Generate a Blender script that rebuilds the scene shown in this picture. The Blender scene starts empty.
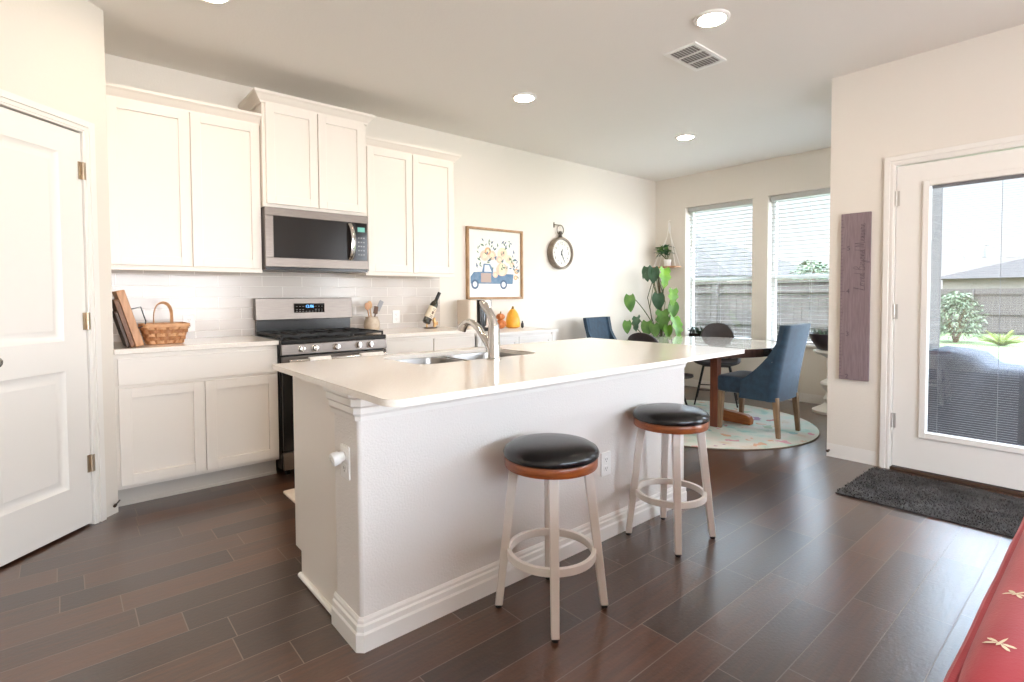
import bpy, bmesh, math, random
from mathutils import Vector, Matrix
from math import sin, cos, pi, radians, sqrt, atan2

S = bpy.context.scene
COL = S.collection
random.seed(7)

# ------------------------------------------------------------------ camera
CAM_P = Vector((0.7347, -4.2988, 1.1996))
YAW, PITCH, ROLL, FPX, PY = -0.7057, -0.033, -0.0054, 528.93, 313.44
fw = Vector((-sin(YAW) * cos(PITCH), cos(YAW) * cos(PITCH), sin(PITCH)))
rt = Vector((cos(YAW), sin(YAW), 0))
up = rt.cross(fw)
r2 = rt * cos(ROLL) + up * sin(ROLL)
u2 = up * cos(ROLL) - rt * sin(ROLL)
camd = bpy.data.cameras.new('camera')
camd.sensor_width = 36
camd.lens = FPX * 36 / 1024
camd.shift_y = -(341 - PY) / 1024
camd.clip_start = 0.02
cam = bpy.data.objects.new('camera', camd)
COL.objects.link(cam)
m = Matrix((r2, u2, -fw)).transposed().to_4x4()
m.translation = CAM_P
cam.matrix_world = m
S.camera = cam

# ------------------------------------------------------------------ light and exposure
SKY_HORIZON, SKY_ZENITH, SKY_SOUTH = 0.60, 8.0, 9.0
SUN_STRENGTH = 3.0
CAN_STRENGTH = 60.0
S.view_settings.view_transform = 'Standard'
S.view_settings.look = 'None'
S.view_settings.gamma = 1.0
S.view_settings.use_curve_mapping = False
S.view_settings.exposure = 1.10
S.cycles.max_bounces = 10
S.cycles.diffuse_bounces = 6
S.cycles.glossy_bounces = 5
S.cycles.transmission_bounces = 8
S.cycles.transparent_max_bounces = 16
S.cycles.sample_clamp_indirect = 6.0
S.cycles.caustics_reflective = False
S.cycles.caustics_refractive = False

W = bpy.data.worlds.new('sky')
S.world = W
W.use_nodes = True
wn, wl = W.node_tree.nodes, W.node_tree.links
bg = wn['Background']
tc = wn.new('ShaderNodeTexCoord')
sx = wn.new('ShaderNodeSeparateXYZ')
wl.new(tc.outputs['Generated'], sx.inputs[0])
def sky_ramp(src, stops):
    r_ = wn.new('ShaderNodeValToRGB')
    e_ = r_.color_ramp.elements
    e_[0].position, e_[0].color = stops[0][0], (*stops[0][1], 1)
    e_[1].position, e_[1].color = stops[-1][0], (*stops[-1][1], 1)
    for p_, c_ in stops[1:-1]:
        q_ = e_.new(p_)
        q_.color = (*c_, 1)
    wl.new(src, r_.inputs[0])
    return r_.outputs[0]
def sky_math(op, a_, b_):
    q_ = wn.new('ShaderNodeMath')
    q_.operation = op
    for i_, v_ in enumerate((a_, b_)):
        if isinstance(v_, (int, float)): q_.inputs[i_].default_value = v_
        else: wl.new(v_, q_.inputs[i_])
    return q_.outputs[0]
# hazy sky: white at the horizon, brighter overhead and on the sun's (-Y) side
hue = sky_ramp(sx.outputs['Z'], [(0.0, (0.95, 0.97, 1.0)), (0.22, (0.72, 0.85, 1.0)), (0.8, (0.60, 0.78, 1.0))])
lum = sky_ramp(sx.outputs['Z'], [(0.0, (0, 0, 0)), (0.17, (0.02, 0.02, 0.02)), (0.32, (0.5, 0.5, 0.5)), (0.7, (1, 1, 1))])
south = sky_ramp(sky_math('MULTIPLY', sx.outputs['Y'], -1.0), [(0.2, (0, 0, 0)), (0.9, (1, 1, 1))])
st_ = sky_math('ADD', sky_math('MULTIPLY', lum, SKY_ZENITH), sky_math('ADD', SKY_HORIZON, sky_math('MULTIPLY', south, SKY_SOUTH)))
wl.new(hue, bg.inputs['Color'])
wl.new(st_, bg.inputs['Strength'])

sun = bpy.data.lights.new('sun', 'SUN')
sun.energy = SUN_STRENGTH
sun.angle = 0.03
sun.color = (1, 0.95, 0.87)
suno = bpy.data.objects.new('sun', sun)
COL.objects.link(suno)
suno.rotation_euler = Vector((0.55, 0.16, -0.82)).to_track_quat('-Z', 'Y').to_euler()

def portal(name, loc, direction, sxx, syy):
    l = bpy.data.lights.new(name, 'AREA')
    l.shape = 'RECTANGLE'
    l.size, l.size_y = sxx, syy
    l.cycles.is_portal = True
    o = bpy.data.objects.new(name, l)
    COL.objects.link(o)
    o.location = loc
    o.rotation_euler = Vector(direction).to_track_quat('-Z', 'Z').to_euler()
portal('skylight_portal', (5.20, -3.67, 1.1), (-1, 0, 0), 1.7, 0.6)
portal('skylight_portal', (7.2, -0.905, 1.48), (-1, 0, 0), 0.9, 1.75)
portal('skylight_portal', (7.2, -1.97, 1.48), (-1, 0, 0), 0.9, 1.75)
portal('skylight_portal', (1.8, -8.2, 1.4), (0, 1, 0), 3.6, 1.8)
portal('skylight_portal', (6.07, -3.09, 1.45), (0, 1, 0), 1.42, 1.8)
portal('skylight_portal', (5.20, -6.2, 1.45), (-1, 0, 0), 1.9, 2.2)

# ------------------------------------------------------------------ materials
def lin(c):
    out = []
    for v in c:
        v = v / 255.0
        out.append(v / 12.92 if v <= 0.04045 else ((v + 0.055) / 1.055) ** 2.4)
    return (*out, 1)

MATS = {}
def mat(name, col, rough=0.5, metal=0.0, var=None, bump=None, coat=0.0, emis=None, trans=0.0, spec=0.5, sheen=0.0, stretch=None, alpha=None):
    if name in MATS:
        return MATS[name]
    M = bpy.data.materials.new(name)
    M.use_nodes = True
    n, l = M.node_tree.nodes, M.node_tree.links
    b = n['Principled BSDF']
    b.inputs['Base Color'].default_value = lin(col)
    b.inputs['Roughness'].default_value = rough
    b.inputs['Metallic'].default_value = metal
    b.inputs['Specular IOR Level'].default_value = spec
    b.inputs['Coat Weight'].default_value = coat
    b.inputs['Transmission Weight'].default_value = trans
    b.inputs['Sheen Weight'].default_value = sheen
    t = n.new('ShaderNodeTexCoord')
    mp = n.new('ShaderNodeMapping')
    l.new(t.outputs['Object'], mp.inputs[0])
    if stretch:
        mp.inputs['Scale'].default_value = stretch
    if var:
        sc, c2 = var
        nz = n.new('ShaderNodeTexNoise')
        nz.inputs['Scale'].default_value = sc
        nz.inputs['Detail'].default_value = 5
        l.new(mp.outputs[0], nz.inputs['Vector'])
        rp = n.new('ShaderNodeValToRGB')
        rp.color_ramp.elements[0].position = 0.35
        rp.color_ramp.elements[1].position = 0.65
        rp.color_ramp.elements[0].color = lin(col)
        rp.color_ramp.elements[1].color = lin(c2)
        l.new(nz.outputs['Fac'], rp.inputs[0])
        l.new(rp.outputs[0], b.inputs['Base Color'])
    if bump:
        sc, st, di = bump
        nb = n.new('ShaderNodeTexNoise')
        nb.inputs['Scale'].default_value = sc
        nb.inputs['Detail'].default_value = 3
        l.new(mp.outputs[0], nb.inputs['Vector'])
        bp = n.new('ShaderNodeBump')
        bp.inputs['Strength'].default_value = st
        bp.inputs['Distance'].default_value = di
        l.new(nb.outputs['Fac'], bp.inputs['Height'])
        l.new(bp.outputs[0], b.inputs['Normal'])
    if emis:
        b.inputs['Emission Color'].default_value = lin(emis[0])
        b.inputs['Emission Strength'].default_value = emis[1]
    MATS[name] = M
    return M

def nodes_of(M):
    return M.node_tree.nodes, M.node_tree.links, M.node_tree.nodes['Principled BSDF']

def math_node(n, l, op, a, b=None):
    q = n.new('ShaderNodeMath')
    q.operation = op
    for i, v in enumerate((a, b)):
        if v is None:
            continue
        if isinstance(v, (int, float)):
            q.inputs[i].default_value = v
        else:
            l.new(v, q.inputs[i])
    return q.outputs[0]

def plank_floor():
    M = mat('wood_look_floor_tile', (60, 42, 34), rough=0.42, spec=0.5)
    n, l, b = nodes_of(M)
    t = n.new('ShaderNodeTexCoord')
    s = n.new('ShaderNodeSeparateXYZ')
    l.new(t.outputs['Object'], s.inputs[0])
    Xc, Yc = s.outputs['X'], s.outputs['Y']
    PW, PL = 0.149, 0.605
    yv = math_node(n, l, 'DIVIDE', math_node(n, l, 'ADD', Yc, 3.16 + PW * 40), PW)
    row = math_node(n, l, 'FLOOR', yv)
    fy = math_node(n, l, 'FRACT', yv)
    wn1 = n.new('ShaderNodeTexWhiteNoise')
    wn1.noise_dimensions = '1D'
    l.new(row, wn1.inputs['W'])
    stag = math_node(n, l, 'ADD', math_node(n, l, 'MULTIPLY', row, 0.13), math_node(n, l, 'MULTIPLY', wn1.outputs['Value'], 0.42))
    xv = math_node(n, l, 'ADD', math_node(n, l, 'DIVIDE', Xc, PL), stag)
    colm = math_node(n, l, 'FLOOR', xv)
    fx = math_node(n, l, 'FRACT', xv)
    def edge(f, w):
        d = math_node(n, l, 'MINIMUM', f, math_node(n, l, 'SUBTRACT', 1.0, f))
        return math_node(n, l, 'LESS_THAN', d, w)
    g = math_node(n, l, 'MAXIMUM', edge(fy, 0.011), edge(fx, 0.0030))
    cmb = n.new('ShaderNodeCombineXYZ')
    l.new(row, cmb.inputs[0]); l.new(colm, cmb.inputs[1])
    wn2 = n.new('ShaderNodeTexWhiteNoise')
    wn2.noise_dimensions = '2D'
    l.new(cmb.outputs[0], wn2.inputs['Vector'])
    # grain
    gv = n.new('ShaderNodeCombineXYZ')
    l.new(math_node(n, l, 'ADD', math_node(n, l, 'MULTIPLY', Xc, 1.6), math_node(n, l, 'MULTIPLY', wn2.outputs['Value'], 37.0)), gv.inputs[0])
    l.new(math_node(n, l, 'MULTIPLY', Yc, 22.0), gv.inputs[1])
    nz = n.new('ShaderNodeTexNoise')
    nz.inputs['Scale'].default_value = 2.2
    nz.inputs['Detail'].default_value = 7
    nz.inputs['Roughness'].default_value = 0.65
    l.new(gv.outputs[0], nz.inputs['Vector'])
    mixv = math_node(n, l, 'ADD', math_node(n, l, 'MULTIPLY', wn2.outputs['Value'], 0.40), math_node(n, l, 'MULTIPLY', nz.outputs['Fac'], 0.72))
    rp = n.new('ShaderNodeValToRGB')
    e = rp.color_ramp.elements
    e[0].position = 0.15; e[0].color = lin((42, 27, 19))
    e[1].position = 1.0; e[1].color = lin((106, 65, 41))
    k = e.new(0.55); k.color = lin((67, 43, 29))
    l.new(mixv, rp.inputs[0])
    mx = n.new('ShaderNodeMix')
    mx.data_type = 'RGBA'
    l.new(g, mx.inputs[0])
    l.new(rp.outputs[0], mx.inputs[6])
    mx.inputs[7].default_value = lin((122, 104, 92))
    l.new(mx.outputs[2], b.inputs['Base Color'])
    rr = math_node(n, l, 'ADD', math_node(n, l, 'MULTIPLY', nz.outputs['Fac'], 0.16), math_node(n, l, 'ADD', 0.27, math_node(n, l, 'MULTIPLY', g, 0.3)))
    l.new(rr, b.inputs['Roughness'])
    nb = n.new('ShaderNodeTexNoise')
    nb.inputs['Scale'].default_value = 75
    nb.inputs['Detail'].default_value = 4
    l.new(t.outputs['Object'], nb.inputs['Vector'])
    h = math_node(n, l, 'SUBTRACT', math_node(n, l, 'ADD', math_node(n, l, 'MULTIPLY', nz.outputs['Fac'], 0.5), math_node(n, l, 'MULTIPLY', nb.outputs['Fac'], 0.9)), math_node(n, l, 'MULTIPLY', g, 1.0))
    bp = n.new('ShaderNodeBump')
    bp.inputs['Strength'].default_value = 0.35
    bp.inputs['Distance'].default_value = 0.002
    l.new(h, bp.inputs['Height'])
    l.new(bp.outputs[0], b.inputs['Normal'])
    b.inputs['Coat Weight'].default_value = 1.0
    b.inputs['Coat Roughness'].default_value = 0.24
    l.new(bp.outputs[0], b.inputs['Coat Normal'])
    return M

def brick_mat(name, c1, c2, mortar, bw, bh, ms, rough=0.8, axis='XZ', offx=0.0, offz=0.0, bumpd=0.004):
    M = mat(name, c1, rough=rough)
    n, l, b = nodes_of(M)
    t = n.new('ShaderNodeTexCoord')
    s = n.new('ShaderNodeSeparateXYZ')
    c = n.new('ShaderNodeCombineXYZ')
    l.new(t.outputs['Object'], s.inputs[0])
    l.new(math_node(n, l, 'ADD', s.outputs[axis[0]], offx), c.inputs[0])
    l.new(math_node(n, l, 'ADD', s.outputs[axis[1]], offz), c.inputs[1])
    br = n.new('ShaderNodeTexBrick')
    br.inputs['Scale'].default_value = 1.0
    br.inputs['Brick Width'].default_value = bw
    br.inputs['Row Height'].default_value = bh
    br.inputs['Mortar Size'].default_value = ms
    br.inputs['Mortar Smooth'].default_value = 0.1
    br.inputs['Color1'].default_value = lin(c1)
    br.inputs['Color2'].default_value = lin(c2)
    br.inputs['Mortar'].default_value = lin(mortar)
    br.offset = 0.5
    l.new(c.outputs[0], br.inputs['Vector'])
    l.new(br.outputs['Color'], b.inputs['Base Color'])
    bp = n.new('ShaderNodeBump')
    bp.invert = True
    bp.inputs['Strength'].default_value = 0.6
    bp.inputs['Distance'].default_value = bumpd
    l.new(br.outputs['Fac'], bp.inputs['Height'])
    l.new(bp.outputs[0], b.inputs['Normal'])
    return M

def glass_mat(name, tint=(1, 1, 1), gloss=0.06):
    M = bpy.data.materials.new(name)
    M.use_nodes = True
    n, l = M.node_tree.nodes, M.node_tree.links
    n.remove(n['Principled BSDF'])
    tr = n.new('ShaderNodeBsdfTransparent')
    tr.inputs[0].default_value = (*tint, 1)
    gl = n.new('ShaderNodeBsdfGlossy')
    gl.inputs['Roughness'].default_value = 0.02
    mx = n.new('ShaderNodeMixShader')
    mx.inputs[0].default_value = gloss
    l.new(tr.outputs[0], mx.inputs[1])
    l.new(gl.outputs[0], mx.inputs[2])
    l.new(mx.outputs[0], n['Material Output'].inputs[0])
    MATS[name] = M
    return M

wall_m = mat('painted_drywall', (230, 223, 213), 0.75, bump=(90, 0.25, 0.004))
ceil_m = mat('painted_ceiling', (234, 230, 224), 0.85, bump=(70, 0.2, 0.004))
island_m = mat('textured_island_drywall', (228, 222, 216), 0.7, bump=(130, 0.35, 0.004))
trim_m = mat('white_trim_paint', (238, 234, 228), 0.38, bump=(14, 0.03, 0.002))
cab_m = mat('white_cabinet_paint', (235, 227, 217), 0.36, bump=(18, 0.03, 0.002))
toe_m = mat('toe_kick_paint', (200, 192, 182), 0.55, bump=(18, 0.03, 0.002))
quartz_m = mat('pale_quartz', (242, 235, 226), 0.12, var=(140, (237, 228, 217)), spec=0.5)
steel_m = mat('brushed_stainless', (128, 119, 112), 0.32, 1.0, var=(30, (112, 104, 98)), stretch=(0.4, 8, 20))
sink_m = mat('sink_stainless', (150, 146, 142), 0.28, 1.0, bump=(60, 0.05, 0.001))
chrome_m = mat('brushed_nickel', (206, 202, 198), 0.16, 1.0, bump=(50, 0.03, 0.0008))
black_m = mat('black_enamel', (20, 19, 19), 0.22, bump=(30, 0.03, 0.001))
iron_m = mat('black_cast_iron', (26, 25, 25), 0.55, bump=(120, 0.3, 0.002))
bglass_m = mat('dark_oven_glass', (24, 22, 21), 0.08, spec=0.25, bump=(6, 0.01, 0.0005))
hinge_m = mat('satin_nickel_hinge', (190, 172, 150), 0.35, 1.0, bump=(40, 0.05, 0.001))
wood_tan = mat('tan_wood', (208, 160, 122), 0.5, var=(6, (184, 134, 96)), stretch=(9, 9, 1.2))
wood_red = mat('reddish_table_wood', (118, 66, 44), 0.38, var=(6, (92, 50, 34)), stretch=(9, 9, 1.2))
wood_orange = mat('honey_wood', (160, 86, 38), 0.32, var=(8, (128, 62, 26)), stretch=(2, 2, 14), coat=0.3)
wood_grey = mat('weathered_leg_wood', (150, 122, 92), 0.55, var=(8, (122, 98, 74)), stretch=(10, 10, 1))
white_paint = mat('white_stool_paint', (232, 224, 216), 0.35, bump=(20, 0.04, 0.001))
black_leather = mat('black_vinyl', (17, 17, 18), 0.26, bump=(160, 0.12, 0.001), coat=0.1)
blue_fab = mat('teal_blue_velvet', (19, 45, 64), 0.75, var=(22, (28, 58, 78)), bump=(300, 0.25, 0.001), sheen=0.3)
brown_leather = mat('dark_brown_leather', (52, 44, 44), 0.42, var=(20, (40, 34, 36)), bump=(180, 0.2, 0.001))
dark_metal = mat('dark_metal', (30, 29, 30), 0.4, 0.6, bump=(60, 0.05, 0.001))
rubber_m = mat('black_rubber', (24, 24, 24), 0.7, bump=(60, 0.1, 0.001))
plastic_w = mat('white_plastic', (240, 238, 234), 0.35, bump=(30, 0.02, 0.0005))
slot_m = mat('dark_slot', (50, 46, 44), 0.6, bump=(30, 0.02, 0.0005))
glass_m = glass_mat('clear_glass')
cream_m = mat('cream_print', (246, 236, 214), 0.8, var=(60, (238, 226, 200)))

# ------------------------------------------------------------------ mesh building
class MB:
    def __init__(s):
        s.v, s.f, s.mi = [], [], []
        s.mats = []
    def _m(s, mt):
        if mt is None:
            return 0
        if mt not in s.mats:
            s.mats.append(mt)
        return s.mats.index(mt)
    def add(s, vs, fs, mt=None, xf=None):
        o = len(s.v)
        if xf is not None:
            vs = [xf @ Vector(p) for p in vs]
        s.v += [tuple(p) for p in vs]
        s.f += [tuple(i + o for i in f) for f in fs]
        s.mi += [s._m(mt)] * len(fs)
        return s
    def box(s, x0, x1, y0, y1, z0, z1, mt=None, xf=None):
        vs = [(x, y, z) for z in (z0, z1) for y in (y0, y1) for x in (x0, x1)]
        fs = [(0, 2, 3, 1), (4, 5, 7, 6), (0, 1, 5, 4), (2, 6, 7, 3), (0, 4, 6, 2), (1, 3, 7, 5)]
        return s.add(vs, fs, mt, xf)
    def rings(s, rings, mt=None, cap=True, closed=True, xf=None, loop=False):
        n = len(rings[0])
        vs = [p for r in rings for p in r]
        fs = []
        K = len(rings)
        for k in range(K if loop else K - 1):
            a, b2 = k * n, ((k + 1) % K) * n
            for i in range(n if closed else n - 1):
                j = (i + 1) % n
                fs.append((a + i, a + j, b2 + j, b2 + i))
        if cap and not loop:
            fs.append(tuple(reversed(range(n))))
            fs.append(tuple(range((K - 1) * n, K * n)))
        return s.add(vs, fs, mt, xf)
    def cyl(s, p0, p1, r0, r1=None, n=16, mt=None, xf=None):
        return s.tube([p0, p1], [r0, r0 if r1 is None else r1], n, mt, xf)
    def tube(s, pts, r, n=10, mt=None, xf=None, loop=False, flat=None):
        pts = [Vector(p) for p in pts]
        K = len(pts)
        if not isinstance(r, (list, tuple)):
            r = [r] * K
        rings = []
        prev = None
        for i, p in enumerate(pts):
            if loop:
                d = pts[(i + 1) % K] - pts[i - 1]
            else:
                d = pts[min(i + 1, K - 1)] - pts[max(i - 1, 0)]
            d.normalize()
            if prev is None:
                a = Vector((0, 0, 1)) if abs(d.z) < 0.9 else Vector((1, 0, 0))
                q = d.cross(a).normalized()
            else:
                q = (prev - d * prev.dot(d)).normalized()
            prev = q
            w = d.cross(q)
            k1, k2 = (1, 1) if flat is None else flat
            rings.append([p + q * (cos(2 * pi * j / n + pi / n) * r[i] * k1) + w * (sin(2 * pi * j / n + pi / n) * r[i] * k2) for j in range(n)])
        return s.rings(rings, mt, xf=xf, loop=loop)
    def lathe(s, prof, c=(0, 0, 0), n=32, mt=None, xf=None, cap=True):
        rings = [[(c[0] + r * cos(2 * pi * j / n), c[1] + r * sin(2 * pi * j / n), c[2] + z) for j in range(n)] for r, z in prof]
        return s.rings(rings, mt, cap=cap, xf=xf)
    def prism(s, poly, z0, z1, mt=None, xf=None):
        return s.rings([[(x, y, z0) for x, y in poly], [(x, y, z1) for x, y in poly]], mt, xf=xf)
    def sq(s, c, h, e=(0.3, 0.3), n=(20, 32), mt=None, xf=None):
        """superellipsoid block with rounded edges; h half sizes"""
        def sp(v, k):
            return math.copysign(abs(v) ** k, v)
        rings = []
        for i in range(n[0] + 1):
            a = -pi / 2 + pi * i / n[0]
            a = max(min(a, pi / 2 - 0.02), -pi / 2 + 0.02)
            ring = []
            for j in range(n[1]):
                t = 2 * pi * j / n[1]
                ring.append((c[0] + h[0] * sp(cos(a), e[0]) * sp(cos(t), e[1]), c[1] + h[1] * sp(cos(a), e[0]) * sp(sin(t), e[1]), c[2] + h[2] * sp(sin(a), e[0])))
            rings.append(ring)
        return s.rings(rings, mt, xf=xf)
    def grid(s, fn, nu, nv, mt=None, xf=None, double=0.0):
        vs = [fn(i / nu, j / nv) for j in range(nv + 1) for i in range(nu + 1)]
        fs = [(j * (nu + 1) + i, j * (nu + 1) + i + 1, (j + 1) * (nu + 1) + i + 1, (j + 1) * (nu + 1) + i) for j in range(nv) for i in range(nu)]
        return s.add(vs, fs, mt, xf)

def link_mesh(name, mb, mt=None, parent=None, bev=0.0, smooth=40, world=True, solid=0.0, sub=0, seg=2):
    me = bpy.data.meshes.new(name)
    v = mb.v
    off = Vector((0, 0, 0))
    o = bpy.data.objects.new(name, me)
    COL.objects.link(o)
    if parent is not None:
        o.parent = parent
        if world:
            p, off = parent, Vector((0, 0, 0))
            while p is not None:
                off += p.location
                p = p.parent
    elif world:
        xs = [p[0] for p in v]; ys = [p[1] for p in v]; zs = [p[2] for p in v]
        off = Vector(((min(xs) + max(xs)) / 2, (min(ys) + max(ys)) / 2, min(zs)))
        if mt is not None and mt.name in ('wood_look_floor_tile',) or name.startswith(('wall', 'floor', 'ceiling', 'backsplash')):
            off = Vector((0, 0, 0))
        o.location = off
    me.from_pydata([(p[0] - off.x, p[1] - off.y, p[2] - off.z) for p in v], [], mb.f)
    mats = mb.mats if mb.mats else [mt]
    for q in mats:
        me.materials.append(q)
    if mb.mats:
        me.polygons.foreach_set('material_index', mb.mi)
    me.validate()
    bm = bmesh.new()
    bm.from_mesh(me)
    bmesh.ops.recalc_face_normals(bm, faces=bm.faces)
    bm.to_mesh(me)
    bm.free()
    if smooth:
        me.polygons.foreach_set('use_smooth', [True] * len(me.polygons))
        me.set_sharp_from_angle(angle=radians(smooth))
    if solid:
        q = o.modifiers.new('solid', 'SOLIDIFY'); q.thickness = solid; q.offset = 0
    if sub:
        q = o.modifiers.new('sub', 'SUBSURF'); q.levels = sub; q.render_levels = sub
    if bev:
        q = o.modifiers.new('bevel', 'BEVEL'); q.width = bev; q.segments = seg; q.limit_method = 'ANGLE'; q.angle_limit = radians(50)
        q.harden_normals = False
    return o

def tag(o, label, cat, group=None, kind=None):
    o['label'] = label
    o['category'] = cat
    if group: o['group'] = group
    if kind: o['kind'] = kind
    return o

def thing(name, label, cat, loc=(0, 0, 0), group=None):
    o = bpy.data.objects.new(name, None)
    o.empty_display_size = 0.1
    COL.objects.link(o)
    o.location = loc
    return tag(o, label, cat, group)

def struct(name, mb, mt, parent=None, label=None, cat=None, **k):
    o = link_mesh(name, mb, mt, parent, **k)
    if parent is None:
        o['kind'] = 'structure'
        if label: o['label'] = label
        if cat: o['category'] = cat
    return o

def solo(name, mb, mt, label, cat, group=None, **k):
    return tag(link_mesh(name, mb, mt, None, **k), label, cat, group)

def part(name, mb, mt, parent, label=None, **k):
    o = link_mesh(name, mb, mt, parent, **k)
    if label: o['label'] = label
    return o

def dup(root, loc, rot=None, label=None, group=None):
    r = root.copy()
    COL.objects.link(r)
    r.location = loc
    if rot is not None: r.rotation_euler = (0, 0, rot)
    if label: r['label'] = label
    if group: r['group'] = group
    def rec(a, b):
        for ch in a.children:
            c = ch.copy()
            COL.objects.link(c)
            c.parent = b
            rec(ch, c)
    rec(root, r)
    return r

def plate_mesh(outer, holes, z0, z1):
    """flat slab with holes -> MB"""
    cu = bpy.data.curves.new('tmp', 'CURVE')
    cu.dimensions = '2D'
    cu.fill_mode = 'BOTH'
    cu.extrude = (z1 - z0) / 2
    for poly in [outer] + holes:
        sp = cu.splines.new('POLY')
        sp.points.add(len(poly) - 1)
        for p, q in zip(sp.points, poly):
            p.co = (q[0], q[1], 0, 1)
        sp.use_cyclic_u = True
    o = bpy.data.objects.new('tmp', cu)
    COL.objects.link(o)
    dg = bpy.context.evaluated_depsgraph_get()
    me = bpy.data.meshes.new_from_object(o.evaluated_get(dg))
    mb = MB()
    mb.add([(p.co.x, p.co.y, p.co.z + (z0 + z1) / 2) for p in me.vertices], [tuple(f.vertices) for f in me.polygons])
    bpy.data.objects.remove(o)
    bpy.data.curves.remove(cu)
    bpy.data.meshes.remove(me)
    return mb

def text_mesh(txt, size, xf, mb, mt=None, extrude=0.0005, shear=0.0, align='CENTER'):
    cu = bpy.data.curves.new('tmp', 'FONT')
    cu.body = txt
    cu.size = size
    cu.extrude = extrude
    cu.shear = shear
    cu.align_x = align
    cu.align_y = 'CENTER'
    cu.resolution_u = 3
    o = bpy.data.objects.new('tmp', cu)
    COL.objects.link(o)
    dg = bpy.context.evaluated_depsgraph_get()
    me = bpy.data.meshes.new_from_object(o.evaluated_get(dg))
    mb.add([tuple(p.co) for p in me.vertices], [tuple(f.vertices) for f in me.polygons], mt, xf)
    bpy.data.objects.remove(o)
    bpy.data.curves.remove(cu)
    bpy.data.meshes.remove(me)

def rrect(x0, x1, y0, y1, r, n=6, corners=(1, 1, 1, 1)):
    pts = []
    for k, (cx, cy, a) in enumerate(((x1, y1, 0), (x0, y1, 90), (x0, y0, 180), (x1, y0, 270))):
        rr = r * corners[k]
        sxn = -1 if cx == x1 else 1
        syn = -1 if cy == y1 else 1
        if rr == 0:
            pts.append((cx, cy)); continue
        ox, oy = cx + sxn * rr, cy + syn * rr
        for i in range(n + 1):
            t = radians(a + 90 * i / n)
            pts.append((ox + rr * cos(t), oy + rr * sin(t)))
    return pts

def sweep_profile(path, prof, mb, mt=None, closed=False):
    """path: list of (x,y); prof: list of (out,z); outward is to the right of travel"""
    P = [Vector((p[0], p[1])) for p in path]
    rings = []
    for i, p in enumerate(P):
        def nrm(a, b):
            d = (b - a).normalized()
            return Vector((d.y, -d.x))
        if closed:
            n1, n2 = nrm(P[i - 1], p), nrm(p, P[(i + 1) % len(P)])
        else:
            n1 = nrm(P[i - 1], p) if i > 0 else nrm(p, P[1])
            n2 = nrm(p, P[i + 1]) if i < len(P) - 1 else n1
        mm = (n1 + n2)
        mm = mm / mm.length / max(0.2, mm.normalized().dot(n1))
        rings.append([(p.x + mm.x * o, p.y + mm.y * o, z) for o, z in prof])
    mb.rings(rings, mt, cap=not closed, loop=closed)
    return mb

H = 2.765
XW, XD, YD = 7.009, 5.036, -2.847
XL, YB = -1.2, -8.0
GZ = -0.12
LW = (0.0, 3.6, 0.5, 2.3)     # unseen living-room window, added behind the camera for fill daylight

# ------------------------------------------------------------------ room shell
fl = MB().box(XL - 0.2, XW + 0.18, YB - 0.2, 0.2, -0.12, 0)
struct('floor', fl, plank_floor(), smooth=0)
struct('ceiling', MB().box(XL - 0.2, XW + 0.18, YB - 0.2, 0.2, H, H + 0.2), ceil_m, smooth=0)
struct('wall_kitchen', MB().box(XL - 0.15, XW + 0.18, 0, 0.2, 0, H), wall_m, smooth=0)

W1 = (-1.347, -0.462); W2 = (-2.412, -1.527); WZ = (0.615, 2.345)
b = MB()
b.box(XW, XW + 0.18, W1[1], 0, 0, H)
b.box(XW, XW + 0.18, W2[1], W1[0], 0, H)
b.box(XW, XW + 0.18, YD, W2[0], 0, H)
for w in (W1, W2):
    b.box(XW, XW + 0.18, w[0], w[1], 0, WZ[0])
    b.box(XW, XW + 0.18, w[0], w[1], WZ[1], H)
struct('wall_window', b, wall_m, smooth=0)

DY0, DY1 = -4.095, -3.235     # patio door opening
b = MB()
b.box(XD, XD + 0.15, DY1, YD, 0, H)
b.box(XD, XD + 0.15, DY0, DY1, 2.075, H)
b.box(XD, XD + 0.15, -5.1, DY0, 0, H)
b.box(XD, XD + 0.15, -7.3, -5.1, 0, 0.5)
b.box(XD, XD + 0.15, -7.3, -5.1, 2.4, H)
b.box(XD, XD + 0.15, YB, -7.3, 0, H)
struct('wall_door', b, wall_m, smooth=0)
NW = (5.36, 6.78, 0.55, 2.35)      # unseen window added in the nook's side wall to brighten the dining area
def nook_wall(y0, y1, x0, x1, z0, z1):
    q = MB()
    q.box(x0, NW[0], y0, y1, z0, z1); q.box(NW[1], x1, y0, y1, z0, z1)
    q.box(NW[0], NW[1], y0, y1, z0, NW[2]); q.box(NW[0], NW[1], y0, y1, NW[3], z1)
    return q
struct('wall_nook', nook_wall(YD - 0.12, YD, XD + 0.15, XW + 0.18, 0, H), wall_m, smooth=0)

b = MB()
b.box(XL - 0.15, LW[0], YB - 0.15, YB, 0, H)
b.box(LW[0], LW[1], YB - 0.15, YB, 0, LW[2])
b.box(LW[0], LW[1], YB - 0.15, YB, LW[3], H)
b.box(LW[1], XD + 0.15, YB - 0.15, YB, 0, H)
struct('wall_living', b, wall_m, smooth=0)
struct('wall_left', MB().box(XL - 0.15, XL, YB, 0, 0, H), wall_m, smooth=0)

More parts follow.
